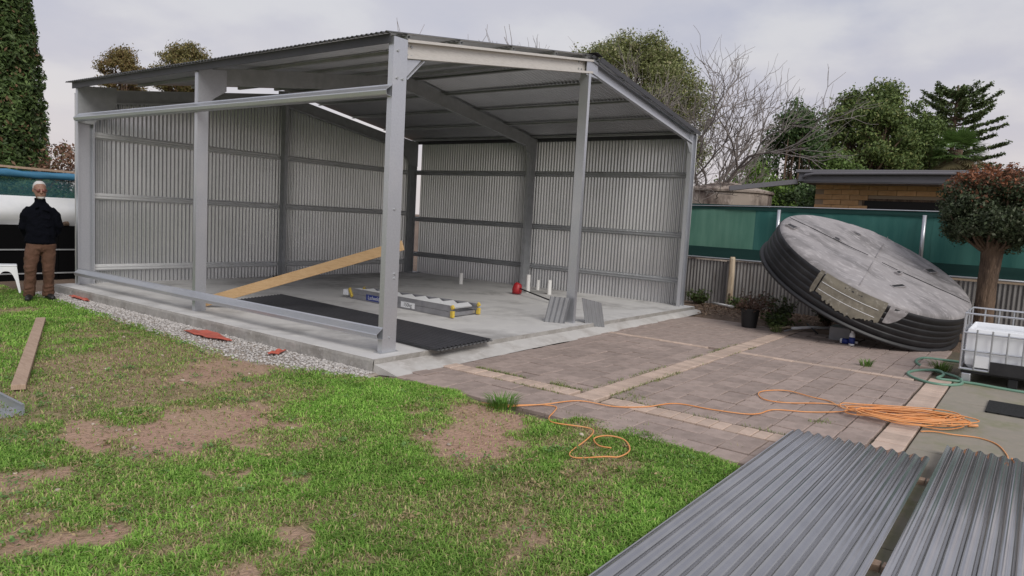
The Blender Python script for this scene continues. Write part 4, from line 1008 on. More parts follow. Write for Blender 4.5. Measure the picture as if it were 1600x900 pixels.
# ------------------------------------------------------------------ the man
def build_man():
    loc = V((-.83, 6.80, 0)); rot = Matrix.Rotation(R(-19.7), 4, 'Z')
    T = thing('person', loc, 'older man in dark jumper and brown trousers standing with hands behind his back', 'person')
    tm = Matrix.Translation(loc) @ rot
    hm = Matrix.Translation((0, 0, 1.57)) @ Matrix.Rotation(.16, 4, 'Z') @ Matrix.Rotation(.10, 4, 'X') @ Matrix.Rotation(-.05, 4, 'Y') @ Matrix.Translation((0, 0, -1.57))
    cloth_tex = bpy.data.textures.new('cloth_folds', 'CLOUDS'); cloth_tex.noise_scale = .09
    def fin(b, nm, m, vox=.011, par=None, sm=4):
        if nm not in ('jumper', 'trousers', 'shoe'): b.v = [tuple(hm @ V(p)) if p[2] > 1.555 else tuple(p) for p in b.v]
        b.v = [tuple(tm @ V(p)) for p in b.v]; o = b.build(nm, m, par or T, smooth=True)
        if vox:
            r_ = o.modifiers.new('remesh', 'REMESH'); r_.mode = 'VOXEL'; r_.voxel_size = vox; r_.use_smooth_shade = True
            s_ = o.modifiers.new('smooth', 'SMOOTH'); s_.iterations = sm; s_.factor = .5
            if nm in ('jumper', 'trousers'):
                d_ = o.modifiers.new('folds', 'DISPLACE'); d_.texture = cloth_tex; d_.strength = .035; d_.mid_level = .5; d_.texture_coords = 'LOCAL'
        return o
    fl, fr = V((-.155, -.04, 0)), V((.105, .06, 0))
    legs = [[V((-.09, .0, .88)), V((-.115, -.035, .68)), V((-.135, -.05, .48)), V((-.14, -.02, .26)), V((-.15, .0, .09))],
            [V((.10, .0, .88)), V((.10, .02, .68)), V((.10, .02, .48)), V((.10, .07, .26)), V((.10, .09, .09))]]
    arms = [[V((sx * .14, .01, 1.41)), V((sx * .20, .03, 1.32)), V((sx * (.245 + .012 * sx), .07 - .01 * sx, 1.14 + .015 * sx)), V((sx * .19, .15, 1.0)), V((sx * .10, .19, .93))] for sx in (-1, 1)]
    b = MB()
    for lg in legs: b.tube(lg, [.078, .075, .055, .05, .038], 12)
    b.rings([(0, 0, .84, .15, .09), (0, 0, .95, .165, .10), (0, 0, 1.15, .15, .095), (0, 0, 1.35, .17, .095), (0, 0, 1.46, .12, .07), (0, -.005, 1.52, .055, .055), (0, -.015, 1.60, .055, .058)], 18)
    for am in arms: b.tube(am, [.045, .045, .04, .034, .028], 10)
    # hands clasped behind the back: palm and five fingers each
    for sx in (-1, 1):
        w_ = V((sx * .10, .19, .93)); b.tube([w_, V((sx * .05, .205, .905)), V((sx * .015, .21, .885))], [.028, .038, .034], 10)
        for k in range(4):
            o0 = V((sx * .02, .20 + .012 * sx, .915 - .019 * k)); b.tube([o0, o0 + V((-sx * .04, .012, -.012)), o0 + V((-sx * (.065 - .004 * abs(k - 1.5)), .004, -.03))], [.010, .009, .008], 7)
        b.tube([V((sx * .05, .2, .925)), V((sx * .02, .225, .945)), V((-sx * .01, .232, .94))], [.012, .011, .009], 7)
    # head: skull, jaw, nose, ears, brow
    hz_ = 1.695
    b.rings([(0, -.03, 1.565, .038, .038), (0, -.038, 1.59, .060, .066), (0, -.034, 1.63, .073, .082), (0, -.022, 1.68, .081, .094), (0, -.012, 1.725, .084, .100), (0, -.008, 1.768, .080, .096), (0, -.005, 1.80, .064, .08), (0, 0, 1.825, .034, .044)], 20)
    b.tube([(0, -.108, 1.715), (0, -.122, 1.69), (0, -.13, 1.672), (0, -.112, 1.663)], [.010, .013, .017, .013], 8)
    b.tube([(-.045, -.098, 1.728), (0, -.108, 1.73), (.045, -.098, 1.728)], .011, 7)
    b.tube([(-.026, -.098, 1.632), (0, -.106, 1.634), (.026, -.098, 1.632)], .008, 7)
    b.tube([(0, -.09, 1.60), (0, -.096, 1.607)], .018, 8)
    for sx in (-1, 1): b.tube([(sx * .076, .0, 1.66), (sx * .087, .008, 1.69), (sx * .084, .008, 1.72)], [.009, .016, .011], 8)
    body = fin(b, 'body', 'skin', .0075, None, 3)
    h = MB(); h.rings([(0, .035, 1.65, .072, .070), (0, .032, 1.69, .086, .084), (0, .026, 1.735, .090, .090), (0, .012, 1.776, .086, .093), (0, .004, 1.81, .070, .082), (0, .004, 1.838, .038, .047)], 20)
    fin(h, 'hair', 'hair', .009, None, 3)
    bd = MB(); bd.rings([(0, -.052, 1.572, .034, .046), (0, -.052, 1.59, .054, .062), (0, -.044, 1.615, .066, .066), (0, -.03, 1.64, .073, .060)], 18); fin(bd, 'beard', 'hair', .009, None, 3)
    for sx in (-1, 1):
        e = MB(); e.tube([(sx * .034, -.104, 1.708), (sx * .034, -.112, 1.708)], [.012, .008], 8); fin(e, 'eye', 'black', 0)
        g = MB(); g.tube([(sx * .036, -.113, 1.706), (sx * .036, -.119, 1.706)], .026, 12); gl = fin(g, 'spectacle_lens', 'lens', 0)
        g = MB(); g.tube([(sx * .062, -.108, 1.714), (sx * .080, -.04, 1.714), (sx * .084, .01, 1.712)], .003, 5); fin(g, 'spectacle_arm', 'black', 0)
    s = MB()
    s.rings([(0, .005, .865, .215, .135), (0, .005, .90, .222, .142), (0, .0, 1.02, .212, .138), (0, .0, 1.15, .205, .13), (0, .0, 1.28, .212, .128), (0, .005, 1.38, .212, .118), (0, .01, 1.43, .178, .105), (0, .008, 1.48, .118, .09), (0, .0, 1.525, .078, .075), (0, -.008, 1.575, .074, .075)], 24)
    for am in arms: s.tube(am, [.062, .082, .075, .06, .044], 12)
    for k in range(14):   # soft folds
        z = .9 + .04 * k; a = k * 2.1; s.tube([(.13 * math.cos(a), -.118, z), (.03 * math.cos(a), -.128, z + .03)], .014, 6)
    s.v = [(p[0] * .93, p[1], p[2]) for p in s.v]
    fin(s, 'jumper', 'sweater', .012, None, 3)
    t = MB()
    t.rings([(0, 0, .75, .12, .08), (0, 0, .80, .185, .12), (0, 0, .88, .195, .125), (0, 0, .93, .19, .12)], 20)
    for i, lg in enumerate(legs): t.tube(lg[:4] + [lg[4] + V((0, 0, -.03))], [.104, .10, .083, .077, .078], 14)
    for i, lg in enumerate(legs):
        for z in (.13, .19, .45, .52):
            c_ = lg[3].lerp(lg[4], (.26 - z) / .17) if z < .26 else lg[2]
            t.tube([V((c_.x - .06, c_.y - .06, z)), V((c_.x, c_.y - .082, z + .012)), V((c_.x + .06, c_.y - .055, z + .03))], .014, 6)
    fin(t, 'trousers', 'trouser', .012, None, 3)
    for p, a in ((V((-.155, -.06, 0)), -.12), (V((.115, .05, 0)), .30)):
        sh = MB(); rq = Matrix.Translation(p) @ Matrix.Rotation(a, 4, 'Z')
        sh.tube([(0, .10, .045), (0, .04, .055), (0, -.06, .045), (0, -.13, .035), (0, -.165, .03)], [.042, .05, .048, .044, .028], 12); sh.tube([(0, .05, .05), (0, .05, .12)], .045, 10)
        sh.v = [tuple(rq @ V((v[0], v[1], max(.004, v[2])))) for v in sh.v]; fin(sh, 'shoe', 'shoe', .01, None, 3)
build_man()

# ================================================================== VEGETATION
def leaf_cloud(name, P_, N_, size, cols, parent, m='leaf', aspect=.55):
    """one folded leaf (2 triangles) per point; N_ preferred normals"""
    n = len(P_); a = RNG.normal(size=(n, 3)); nr = N_ + .75 * a; nr /= np.linalg.norm(nr, axis=1)[:, None] + 1e-9
    t = np.cross(nr, RNG.normal(size=(n, 3))); t /= np.linalg.norm(t, axis=1)[:, None] + 1e-9; s = np.cross(nr, t)
    L_ = (size * (.6 + .8 * RNG.random(n)))[:, None]
    vv = np.stack([P_ - t * L_ * .5, P_ + s * L_ * aspect * .5 + nr * L_ * .06, P_ + t * L_ * .5, P_ - s * L_ * aspect * .5 + nr * L_ * .06], 1).reshape(-1, 3)
    F = np.arange(n * 4).reshape(-1, 4)
    return np_mesh(name, vv, F, 4, m, np.repeat(cols, 4, 0), parent=parent)
def blob_points(blobs, per):
    PP = []; NN = []
    for (cx, cy, cz, rx, ry, rz) in blobs:
        k = max(8, int(per * (rx * ry * rz) ** (2 / 3)))
        d_ = RNG.normal(size=(k, 3)); d_ /= np.linalg.norm(d_, axis=1)[:, None]; r_ = (.35 + .65 * RNG.random(k) ** .6)[:, None]
        r_ *= (1 + .22 * RNG.normal(size=(k, 1)))
        PP.append(np.array([cx, cy, cz]) + d_ * r_ * np.array([rx, ry, rz])); NN.append(d_)
    return np.concatenate(PP), np.concatenate(NN)
def leafcols(n, c1, c2, extra=None, frac=0):
    t = RNG.random(n)[:, None]; c = np.array(c1) * (1 - t) + np.array(c2) * t; c = c * (.75 + .5 * RNG.random(n))[:, None]
    if extra is not None:
        k = RNG.random(n) < frac; c[k] = np.array(extra) * (.7 + .6 * RNG.random(k.sum()))[:, None]
    return c
def limb(p, q, r0, r1, mb, n=6, bend=.12, seg=5):
    p, q = V(p), V(q); L_ = (q - p).length; off = V((random.gauss(0, 1), random.gauss(0, 1), random.gauss(0, .4))) * L_ * bend
    pts = [p.lerp(q, i / seg) + off * math.sin(math.pi * i / seg) for i in range(seg + 1)]
    mb.tube(pts, [r0 + (r1 - r0) * i / seg for i in range(seg + 1)], n, cap=False)
def leafy_tree(name, label, base, crown, nb, br, per, size, c1, c2, extra=None, frac=0, group=None, cat='tree', trunk_r=.16, shape=None, flat=.8):
    """crown = (cx,cy,cz,rx,ry,rz); nb lumps of radius ~br spread through it"""
    T = thing(name, base, label, cat, group); cx, cy, cz, rx, ry, rz = crown; blobs = []
    for i in range(nb):
        for _ in range(30):
            d_ = V((random.gauss(0, 1), random.gauss(0, 1), random.gauss(0, 1))).normalized(); k = random.uniform(.45, 1.0) ** .6
            p = V((cx + d_.x * rx * k, cy + d_.y * ry * k, cz + d_.z * rz * k))
            if shape is None or shape(p): break
        s = br * random.uniform(.55, 1.25); blobs.append((p.x, p.y, p.z, s * random.uniform(.9, 1.3), s * random.uniform(.9, 1.3), s * flat * random.uniform(.7, 1.15)))
    tr = MB(); top = V((cx, cy, cz - rz * .45)); limb(base, top, trunk_r, trunk_r * .6, tr, 9, .03)
    for bl in blobs: limb(V(base).lerp(top, random.uniform(.62, 1)), bl[:3], trunk_r * .3, trunk_r * .07, tr, 5, .1)
    tr.build('trunk', 'bark', T, smooth=True)
    P_, N_ = blob_points(blobs, per); leaf_cloud('crown', P_, N_, size, leafcols(len(P_), c1, c2, extra, frac), T)
    return T
TG = 'trees beyond the yard'
# tall cypress at the left edge
def cypress():
    b = V((1.75, 16.9, 0)); T = thing('cypress_tree', b, 'tall dense dark green cypress at the left edge', 'tree', TG)
    n = 95000; z = .4 + 9.4 * RNG.random(n) ** .9; th = RNG.random(n) * 6.283
    rr = np.interp(z, [0, 1.5, 4, 6.5, 8.5, 9.9], [1.05, 1.25, 1.12, .86, .5, .05]); lump = 1 + .16 * (vnoise(th * 2.2, z * 1.5, 1.6, 41) - .5) + .12 * (vnoise(th * 5, z * 3, 1.5, 42) - .5)
    k = (.5 + .54 * RNG.random(n) ** .6) * lump; x = b.x + np.cos(th) * rr * k; y = b.y + np.sin(th) * rr * k
    N_ = np.stack([np.cos(th), np.sin(th), .5 + 0 * th], 1); c = leafcols(n, (.045, .08, .024), (.11, .16, .05), (.19, .115, .065), .06); c *= (.6 + .8 * vnoise(th * 4, z * 2.5, 1.5, 44))[:, None]
    leaf_cloud('crown', np.stack([x, y, z], 1), N_, .13, c, T, aspect=.4)
    tr = MB(); limb(b, b + V((0, 0, 9.3)), .22, .02, tr, 8, .005); tr.build('trunk', 'bark', T)
cypress()
leafy_tree('brown_shrub', 'reddish brown shrub between the cypress and the shed', (2.75, 14.2, 0), (2.6, 14.1, 1.7, .95, .6, 1.3), 50, .34, 1900, .09, (.16, .085, .055), (.26, .15, .10), (.10, .09, .04), .15, cat='shrub', trunk_r=.06)
leafy_tree('garden_bush', 'green bush growing behind the teal netting', (-.6, 11.3, 0), (-.1, 11.3, 1.3, 2.8, .6, .85), 60, .40, 1200, .10, (.04, .075, .02), (.09, .14, .04), cat='shrub', trunk_r=.06)
# gum trees far behind the roof
leafy_tree('gum_tree', 'olive gum tree crown left of two behind the shed roof', (17, 42.3, 0), (16.6, 42.1, 9.25, 1.25, 1.3, 1.7), 44, .5, 1500, .13, (.15, .125, .045), (.25, .20, .08), (.26, .17, .08), .2, TG, trunk_r=.25)
leafy_tree('gum_tree', 'wider olive gum tree crown right of two behind the shed roof', (19.5, 38.5, 0), (19.0, 39.0, 9.5, 2.1, 2.3, 1.75), 66, .55, 1500, .13, (.13, .125, .045), (.23, .20, .08), (.24, .17, .08), .15, TG, trunk_r=.25)
# olive-green native tree behind the gable
leafy_tree('native_tree', 'broad olive green tree right behind the shed gable', (19.6, 6.6, 0), (18.5, 7.1, 5.4, 2.2, 3.0, 3.2), 220, .55, 2300, .085, (0.116, 0.139, 0.047), (0.265, 0.287, 0.116), (0.342, 0.310, 0.186), .12, TG, trunk_r=.22)
leafy_tree('dark_tree', 'dark glossy tree left of the big dark tree', (20.4, 1.7, 0), (20.0, 1.6, 3.2, 1.5, 1.5, 2.9), 150, .50, 1700, .11, (0.044, 0.085, 0.032), (0.122, 0.187, 0.065), None, 0, TG, trunk_r=.16, shape=lambda p: math.hypot(p.x - 20.2, p.y - 1.6) < 1.9 - .34 * max(0, p.z - 1.4))
leafy_tree('leafy_shrub', 'bright green leafy shrub above the concrete water tank', (17.2, 2.4, 0), (17.0, 2.0, 2.6, 1.1, 1.3, 1.15), 50, .36, 1500, .12, (.08, .15, .03), (.18, .27, .06), None, 0, None, 'shrub', .06)
leafy_tree('leafy_shrub', 'bright green shrub between the two dark trees', (20.8, .1, 0), (20.6, .0, 3.1, .9, .9, 1.5), 40, .40, 1400, .12, (.075, .13, .03), (.15, .22, .06), None, 0, None, 'shrub', .06)
leafy_tree('dark_tree', 'biggest rounded dark green tree above the brick house', (30.8, 1.2, 0), (30.4, 1.3, 5.3, 1.95, 2.15, 3.2), 170, .58, 1500, .13, (0.070, 0.109, 0.034), (0.168, 0.228, 0.070), (0.257, 0.277, 0.100), .1, TG, trunk_r=.25)
leafy_tree('dark_tree', 'smaller dark tree shoulder beside the layered pine', (32, -.7, 0), (31.4, -.55, 4.9, 1.0, 1.0, 2.9), 60, .5, 1500, .13, (0.070, 0.115, 0.034), (0.168, 0.228, 0.070), None, 0, TG, trunk_r=.2)
leafy_tree('hedge_bush', 'dark bush filling the gap left of the brick house', (17.5, -.3, 0), (17.2, .1, 1.7, 1.5, 1.5, 1.5), 70, .42, 1500, .12, (0.030, 0.053, 0.021), (0.075, 0.112, 0.042), None, 0, None, 'shrub', .06)
# bare deciduous trees
def bare_tree(name, label, base, h, lean, spread, depth, seed, r0=.12, kids=3):
    T = thing(name, base, label, 'tree', 'bare trees'); mb = MB(); rnd = random.Random(seed); tips = MB()
    def grow(p, d_, L_, r_, k):
        pts = [p]; dd = V(d_)
        for i in range(4):
            dd = (dd + V((rnd.gauss(0, .16), rnd.gauss(0, .16), rnd.gauss(.05, .12)))).normalized(); pts.append(pts[-1] + dd * L_ / 4)
        (mb if k < 3 else tips).tube(pts, [r_ * (1 - .11 * i) for i in range(5)], 7 if k < 2 else 4, cap=False)
        if k >= depth: return
        nk = kids if k else kids + 2
        for i in range(nk + (1 if rnd.random() < .5 else 0)):
            a = rnd.uniform(0, 6.283); sp = rnd.uniform(.45, .95) * spread
            t1 = dd.orthogonal().normalized(); t2 = dd.cross(t1)
            nd = (dd + (t1 * math.cos(a) + t2 * math.sin(a)) * sp + V(lean) * .18).normalized()
            q = pts[rnd.choice((2, 3, 4, 4))]
            grow(q, nd, L_ * rnd.uniform(.55, .85), max(.006, r_ * .55), k + 1)
    grow(V(base), V((lean[0] * .3, lean[1] * .3, 1)).normalized(), h, r0, 0)
    mb.build('trunk', 'twig', T, smooth=True); tips.build('twigs', 'twig', T)
bare_tree('bare_tree', 'large leafless tree with tangled grey branches right of the shed roof', (15.2, 2.9, 0), 2.8, (.10, -.24, .30), .88, 5, 5, .11, 3)
bare_tree('bare_tree', 'thin leafless branches tangled through the olive tree behind the gable', (16.4, 5.2, 0), 2.8, (.0, -.1, .25), .85, 5, 12, .11, 3)
bare_tree('bare_tree', 'faint twig tops of a leafless tree above the middle of roof', (26.2, 22.0, 0), 5.6, (0, 0, .9), .42, 3, 9, .12, 3)
bare_tree('bare_tree', 'faint twig tops right of the others above the roof', (27.6, 19.4, 0), 5.3, (0, 0, .9), .42, 3, 21, .12, 3)
# layered Norfolk pine
def norfolk():
    b = V((42.3, -.75, 0)); T = thing('norfolk_pine', b, 'tall layered conifer with flat tiers of branches at right', 'tree', TG)
    tr = MB(); limb(b, b + V((0, 0, 10.5)), .26, .05, tr, 8, .002); PP = []; NN = []
    z = 3.6; tier = 0
    while z < 10.1:
        Lm = np.interp(z, [3.6, 5.5, 7.5, 9.2, 10.3, 10.7], [2.35, 2.6, 2.35, 1.85, 1.0, .4]); nb = 7 if z < 10 else 9; a0 = random.uniform(0, 6.28)
        for k in range(nb):
            a = a0 + 6.283 * k / nb + random.gauss(0, .12); L_ = Lm * random.uniform(.75, 1.12); zr = z + random.gauss(0, .10); up = np.interp(z, [3.6, 8, 10.6], [.08, .20, .6])
            pts = [V((b.x + math.cos(a) * L_ * t, b.y + math.sin(a) * L_ * t, zr + L_ * up * t ** 1.6 - .10 * math.sin(math.pi * t) * L_ * .4)) for t in (0, .25, .5, .75, 1)]
            tr.tube(pts, [.05, .04, .03, .022, .012], 4, cap=False)
            for i in range(int(46 * L_)):
                t = random.uniform(.28, 1.0); f = t * 4; j = min(3, int(f)); p = pts[j].lerp(pts[j + 1], f - j)
                # side fingers
                s = random.choice((-1, 1)); wl = .50 * (1.15 - t) + .12; dd = V((math.cos(a + s * .75), math.sin(a + s * .75), .18)); q = p + dd * random.uniform(0, wl)
                for _ in range(5): PP.append((q.x + random.gauss(0, .05), q.y + random.gauss(0, .05), q.z + random.gauss(.01, .045))); NN.append((0, 0, 1))
        z += .46 * (1 if z < 9.5 else .62); tier += 1
    tr.build('trunk', 'bark', T); P_ = np.array(PP); leaf_cloud('crown', P_, np.array(NN, float), .15, leafcols(len(P_), (.065, .10, .04), (.15, .20, .075)), T, aspect=.5)
norfolk()
def palm():
    b = V((30.4, -2.25, 0)); T = thing('fan_palm', b, 'fan palm with dead brown skirt standing before the layered conifer', 'palm', TG)
    tr = MB(); limb(b, b + V((0, 0, 5.6)), .2, .16, tr, 9, .01); tr.build('trunk', 'bark', T); vv = []; ff = []; cc = []
    for k in range(70):
        el = random.uniform(-.95, 1.35); az = random.uniform(0, 6.283); dd = V((math.cos(az) * math.cos(el), math.sin(az) * math.cos(el), math.sin(el))); L_ = random.uniform(.45, .75)
        c0 = b + V((0, 0, 5.45)) + dd * L_; side = dd.cross(V((0, 0, 1))); side = side.normalized() if side.length > .05 else V((1, 0, 0)); up = side.cross(dd).normalized()
        col = (np.array((.11, .19, .05)) * random.uniform(.7, 1.4)) if el > -.25 else (np.array((.20, .17, .09)) * random.uniform(.6, 1.2))
        for i in range(15):
            a = -1.35 + 2.7 * i / 14; t = (dd * math.cos(a) + side * math.sin(a)); tip = c0 + t * random.uniform(.5, .75) - V((0, 0, .10 + .08 * abs(a))); w = up.cross(t).normalized() * .018
            n0 = len(vv); vv += [c0 - w, c0 + w, c0.lerp(tip, .6) + w * 1.3, c0.lerp(tip, .6) - w * 1.3, tip]; ff += [(n0, n0 + 1, n0 + 2), (n0, n0 + 2, n0 + 3), (n0 + 3, n0 + 2, n0 + 4)]; cc += [col] * 5
    np_mesh('crown', np.array([tuple(v) for v in vv]), np.array(ff), 3, 'leaf', np.array(cc), parent=T)
palm()
# clipped round-headed tree in front of the fence
def topiary():
    b = V((8.95, -4.93, 0)); T = thing('clipped_tree', b, 'clipped round-headed tree with reddish top and thick brown trunk', 'tree')
    tr = MB(); zs_ = [-.05 + 2.05 * k / 40 for k in range(41)]
    tr.tube([b + V((.02 * math.sin(z * 2), .02 * math.cos(z * 1.7), z)) for z in zs_], [float(np.interp(z, [-.05, .3, .9, 1.35, 1.7, 2.0], [.21, .155, .138, .15, .17, .06])) for z in zs_], 28)
    c0 = V((b.x, b.y, 0)); vv = []
    for v in tr.v:
        p = V(v); q = p - V((b.x, b.y, p.z)); k = 1 + .16 * noise.noise(V((q.x * 22, q.y * 22, p.z * 2.2))) + .07 * noise.noise(V((q.x * 60, q.y * 60, p.z * 7)))
        vv.append((b.x + q.x * k, b.y + q.y * k, p.z))
    tr.v = vv
    c = V((8.95, -4.95, 2.20)); blobs = []
    for i in range(120):
        d_ = V((random.gauss(0, 1), random.gauss(0, 1), random.gauss(0, 1))).normalized(); k = random.uniform(.55, .96); rzz = .68 if d_.z > 0 else .58
        p = c + V((d_.x * .90 * k, d_.y * .90 * k, d_.z * rzz * k))
        s = .165 * random.choice((.6, .8, 1, 1.2, 1.45)); p += V((0, 0, .09 * noise.noise(V((p.x * 3, p.y * 3, 1))))); blobs.append((p.x, p.y, p.z, s * 1.15, s * 1.15, s * .85))
        if i % 3 == 0: limb(b + V((0, 0, 1.5)), p, .035, .01, tr, 5, .08)
    tr.build('trunk', 'bark', T, smooth=True)
    P_, N_ = blob_points(blobs, 12500); n = len(P_)
    cl_ = leafcols(n, (.03, .045, .022), (.075, .10, .048), (.13, .145, .095), .15)
    red = np.clip((P_[:, 2] - 2.52 + .16 * RNG.normal(size=n)) / .25, 0, 1) * (RNG.random(n) < .85)
    cl_ = np.where((red > RNG.random(n))[:, None], np.array([.20, .095, .055]) * (.5 + .8 * RNG.random(n))[:, None], cl_)
    leaf_cloud('crown', P_, N_, .055, cl_, T)
    # wispy red shoots standing above the dome
    sh = MB(); Q = []
    for i in range(150):
        a = random.uniform(0, 6.283); r_ = .75 * random.random() ** .5; p = c + V((r_ * math.cos(a), r_ * math.sin(a), .62 * math.sqrt(1 - r_ * r_ * .95)))
        q = p + V((random.gauss(0, .05), random.gauss(0, .05), random.uniform(.08, .26))); sh.tube([p, q], [.004, .002], 3, cap=False)
        for k in range(10): z_ = p.lerp(q, random.random()); Q.append((z_.x + random.gauss(0, .018), z_.y + random.gauss(0, .018), z_.z))
    sh.build('shoots', 'bark', T)['kind'] = 'stuff'; Q = np.array(Q); leaf_cloud('red_leaves', Q, np.tile([0, 0, 1.], (len(Q), 1)), .055, np.array([.30, .12, .06]) * (.5 + .8 * RNG.random(len(Q)))[:, None], T)
topiary()

# ------------------------------------------------------------------ pot, weeds
P0 = V((7.14, -1.63, .012)); T = thing('potted_plant', P0, 'black plastic pot holding a withered brown plant on the paving', 'potted plant')
MB().lathe([(.0001, 0), (.125, 0), (.155, .29), (.17, .29), (.172, .33), (.155, .33), (.15, .29), (.0001, .28)], 24, Matrix.Translation(P0)).build('pot', 'pot', T, smooth=False)
st = MB(); Q = []
for i in range(46):
    a = random.uniform(0, 6.283); r_ = random.uniform(.1, .34); q = P0 + V((math.cos(a) * r_ + .10, math.sin(a) * r_ - .04, .30 + random.uniform(.06, .30))); st.tube([P0 + V((math.cos(a) * .05, math.sin(a) * .05, .28)), P0.lerp(q, .6) + V((0, 0, .16)), q], [.006, .004, .002], 4, cap=False)
    for k in range(14): z_ = P0.lerp(q, random.uniform(.7, 1.05)); Q.append((z_.x + random.gauss(0, .03), z_.y + random.gauss(0, .03), max(.3, z_.z + random.gauss(0, .03))))
st.build('stems', 'bark', T); Q = np.array(Q); leaf_cloud('withered_leaves', Q, np.tile([0, 0, 1.], (len(Q), 1)), .05, leafcols(len(Q), (.10, .06, .045), (.22, .14, .11)), T)
def weed(loc, r_, h, n, label, c1, c2, nm='weed_plant', size=.07, group=None, grassy=False):
    T = thing(nm, loc, label, 'weed', group); lo = V(loc); st = MB(); Q = []
    if grassy:
        vv = []; ff = []
        for i in range(n):
            a = random.uniform(0, 6.283); q = random.random() ** .5 * r_ * .6; p = lo + V((math.cos(a) * q, math.sin(a) * q, 0)); L_ = h * random.uniform(.5, 1.1); dd = V((math.cos(a), math.sin(a), 0)); w = V((-math.sin(a), math.cos(a), 0)) * .0035
            m_ = p + dd * L_ * .25 + V((0, 0, L_ * .65)); t = p + dd * L_ * .75 + V((0, 0, L_ * .85)); k = len(vv); vv += [p - w, p + w, m_ + w, m_ - w, t]; ff += [(k, k + 1, k + 2), (k, k + 2, k + 3), (k + 3, k + 2, k + 4)]
        c = leafcols(n, c1, c2); np_mesh('blades', np.array([tuple(v) for v in vv]), np.array(ff), 3, 'grass', np.repeat(c, 5, 0), parent=T); return
    for i in range(n):
        a = random.uniform(0, 6.283); q = lo + V((math.cos(a) * r_ * random.random(), math.sin(a) * r_ * random.random(), h * random.uniform(.4, 1.05))); st.tube([lo + V((math.cos(a) * .03, math.sin(a) * .03, -.01)), q], [.005, .002], 4, cap=False)
        for k in range(16): z_ = lo.lerp(q, random.uniform(.3, 1.05)); Q.append((z_.x + random.gauss(0, .04), z_.y + random.gauss(0, .04), max(.01, z_.z + random.gauss(0, .02))))
    st.build('stems', 'bark', T); Q = np.array(Q); leaf_cloud('leaves', Q, np.tile([0, 0, 1.], (len(Q), 1)), size, leafcols(len(Q), c1, c2), T)
G1, G2 = (.05, .085, .025), (.13, .18, .06)
weed((7.6, -1.95, 0), .38, .24, 40, 'low green weeds beside the black pot', G1, G2)
weed((8.5, -1.75, 0), .45, .45, 46, 'taller leafy weeds between the pot and the tilted tank', (.04, .06, .025), (.10, .13, .05))
weed((8.9, -2.5, 0), .40, .50, 40, 'dark weeds in the shade under the raised tank edge', (.03, .045, .02), (.08, .10, .04))
weed((9.85, .42, 0), .34, .34, 34, 'green weeds against the fence next to the shed corner post', G1, G2)
weed((9.95, -.45, 0), .25, .24, 22, 'small weeds at the foot of the timber fence post', G1, G2)
weed((7.0, -2.14, .01), .16, .15, 90, 'grass tuft at the end of the brick border near the pot', (.12, .17, .05), (.26, .30, .12), 'grass_tuft', grassy=True)
weed((4.88, -3.93, .01), .12, .10, 110, 'round green grass tuft growing alone in the paving beyond the cord', (.10, .20, .04), (.20, .32, .08), 'grass_tuft', grassy=True)
weed((-.40, -1.97, .0), .22, .14, 190, 'green grass tuft beside the cord at the corner of the lawn', (.08, .20, .03), (.17, .30, .06), 'grass_tuft', grassy=True)
weed((5.42, -4.72, .01), .22, .14, 150, 'grass tuft inside the green hose loop next to the tote', (.09, .16, .03), (.18, .28, .07), 'grass_tuft', grassy=True)
o = MB().box(5.25, 5.55, -4.66, -4.5, .02, .06).build('loose_paver', 'paver_brick', bevel=.008); tag(o, 'loose pale paver lying in the green hose loop', 'paver')
o = MB().tube([(9.95, .12, .06), (9.75, -.42, .05)], .028, 10).build('plastic_pipe', 'pvc', smooth=True); tag(o, 'short white plastic pipe lying at the foot of the fence', 'pipe')
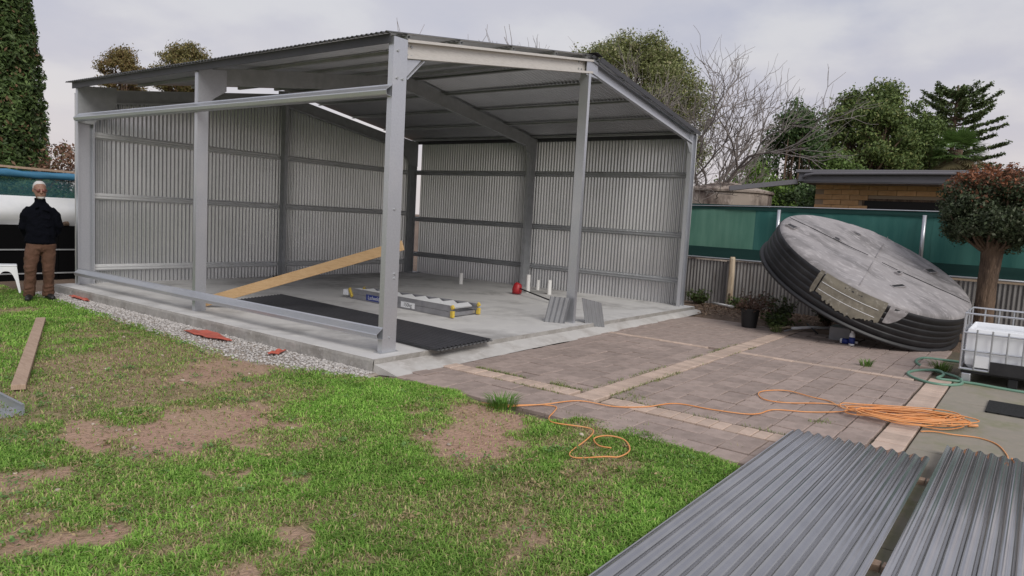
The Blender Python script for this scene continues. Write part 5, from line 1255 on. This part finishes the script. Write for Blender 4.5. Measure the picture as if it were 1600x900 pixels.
# leaf litter and bark along the fence
n = 2600; x = 7.75 + RNG.random(n) * 2.4; y = -2.6 + RNG.random(n) * 2.9; k = RNG.random(n) < np.clip((x - 7.7) * .6, .1, 1); x, y = x[k], y[k]; n = len(x)
o = leaf_cloud('leaf_litter', np.stack([x, y, .012 + .02 * RNG.random(n)], 1), np.tile([0, 0, 2.5], (n, 1)), .06, leafcols(n, (.16, .10, .065), (.34, .25, .18)), None); tag(o, 'brown leaf litter on the soil along the fence', 'leaf litter', kind='stuff')
P_, C_ = lawn_weeds()
o = leaf_cloud('lawn_weeds', P_, np.tile([0, 0, 1.6], (len(P_), 1)), .022, C_, None, 'grass', .7); tag(o, 'small broadleaf weeds and dead leaves dotted through the lawn', 'weeds', kind='stuff')
# grass in paving joints
def joint_grass():
    vv = []; cc = []; F = []
    segs = [((.73, -.75), (.73, -2.12), 700, .02), ((.45, -1.2), (.45, -2.15), 200, .015), ((.75, -2.14), (2.6, -2.15), 300, .015), ((.75, -2.42), (2.4, -2.42), 420, .02), ((.73, -2.45), (.73, -4.1), 260, .015), ((3.3, -2.15), (5.3, -2.15), 260, .015), ((3.0, -2.42), (5.6, -2.42), 160, .012), ((4.5, -2.44), (5.6, -2.44), 140, .012), ((.85, -1.75), (.6, -1.95), 160, .05), ((1.0, -2.5), (.8, -2.75), 120, .06), ((1.35, -4.12), (1.5, -4.25), 70, .04), ((-.1, -2.4), (-.1, -4), 120, .012), ((.1, -2.1), (.1, -4), 80, .01)]
    for (a, b_, n, sp) in segs:
        for i in range(n):
            t = random.random()
            if vnoise(a[0] + (b_[0] - a[0]) * t, a[1] + (b_[1] - a[1]) * t, 4, 55) < .42: continue
            x = a[0] + (b_[0] - a[0]) * t + random.gauss(0, sp); y = a[1] + (b_[1] - a[1]) * t + random.gauss(0, sp); L_ = random.uniform(.012, .042); az = random.uniform(0, 6.283); w = .003
            dx, dy = math.cos(az), math.sin(az); k = len(vv); vv += [(x - dy * w, y + dx * w, .004), (x + dy * w, y - dx * w, .004), (x + dx * L_ * .7, y + dy * L_ * .7, .008 + L_ * .8)]; F.append((k, k + 1, k + 2)); c = np.array((.17, .24, .06)) * random.uniform(.6, 1.5) if random.random() < .75 else np.array((.36, .32, .15)); cc += [c] * 3
    o = np_mesh('joint_grass', np.array(vv), np.array(F), 3, 'grass', np.array(cc)); tag(o, 'thin grass and moss growing in the paving joints', 'grass', kind='stuff')
joint_grass()
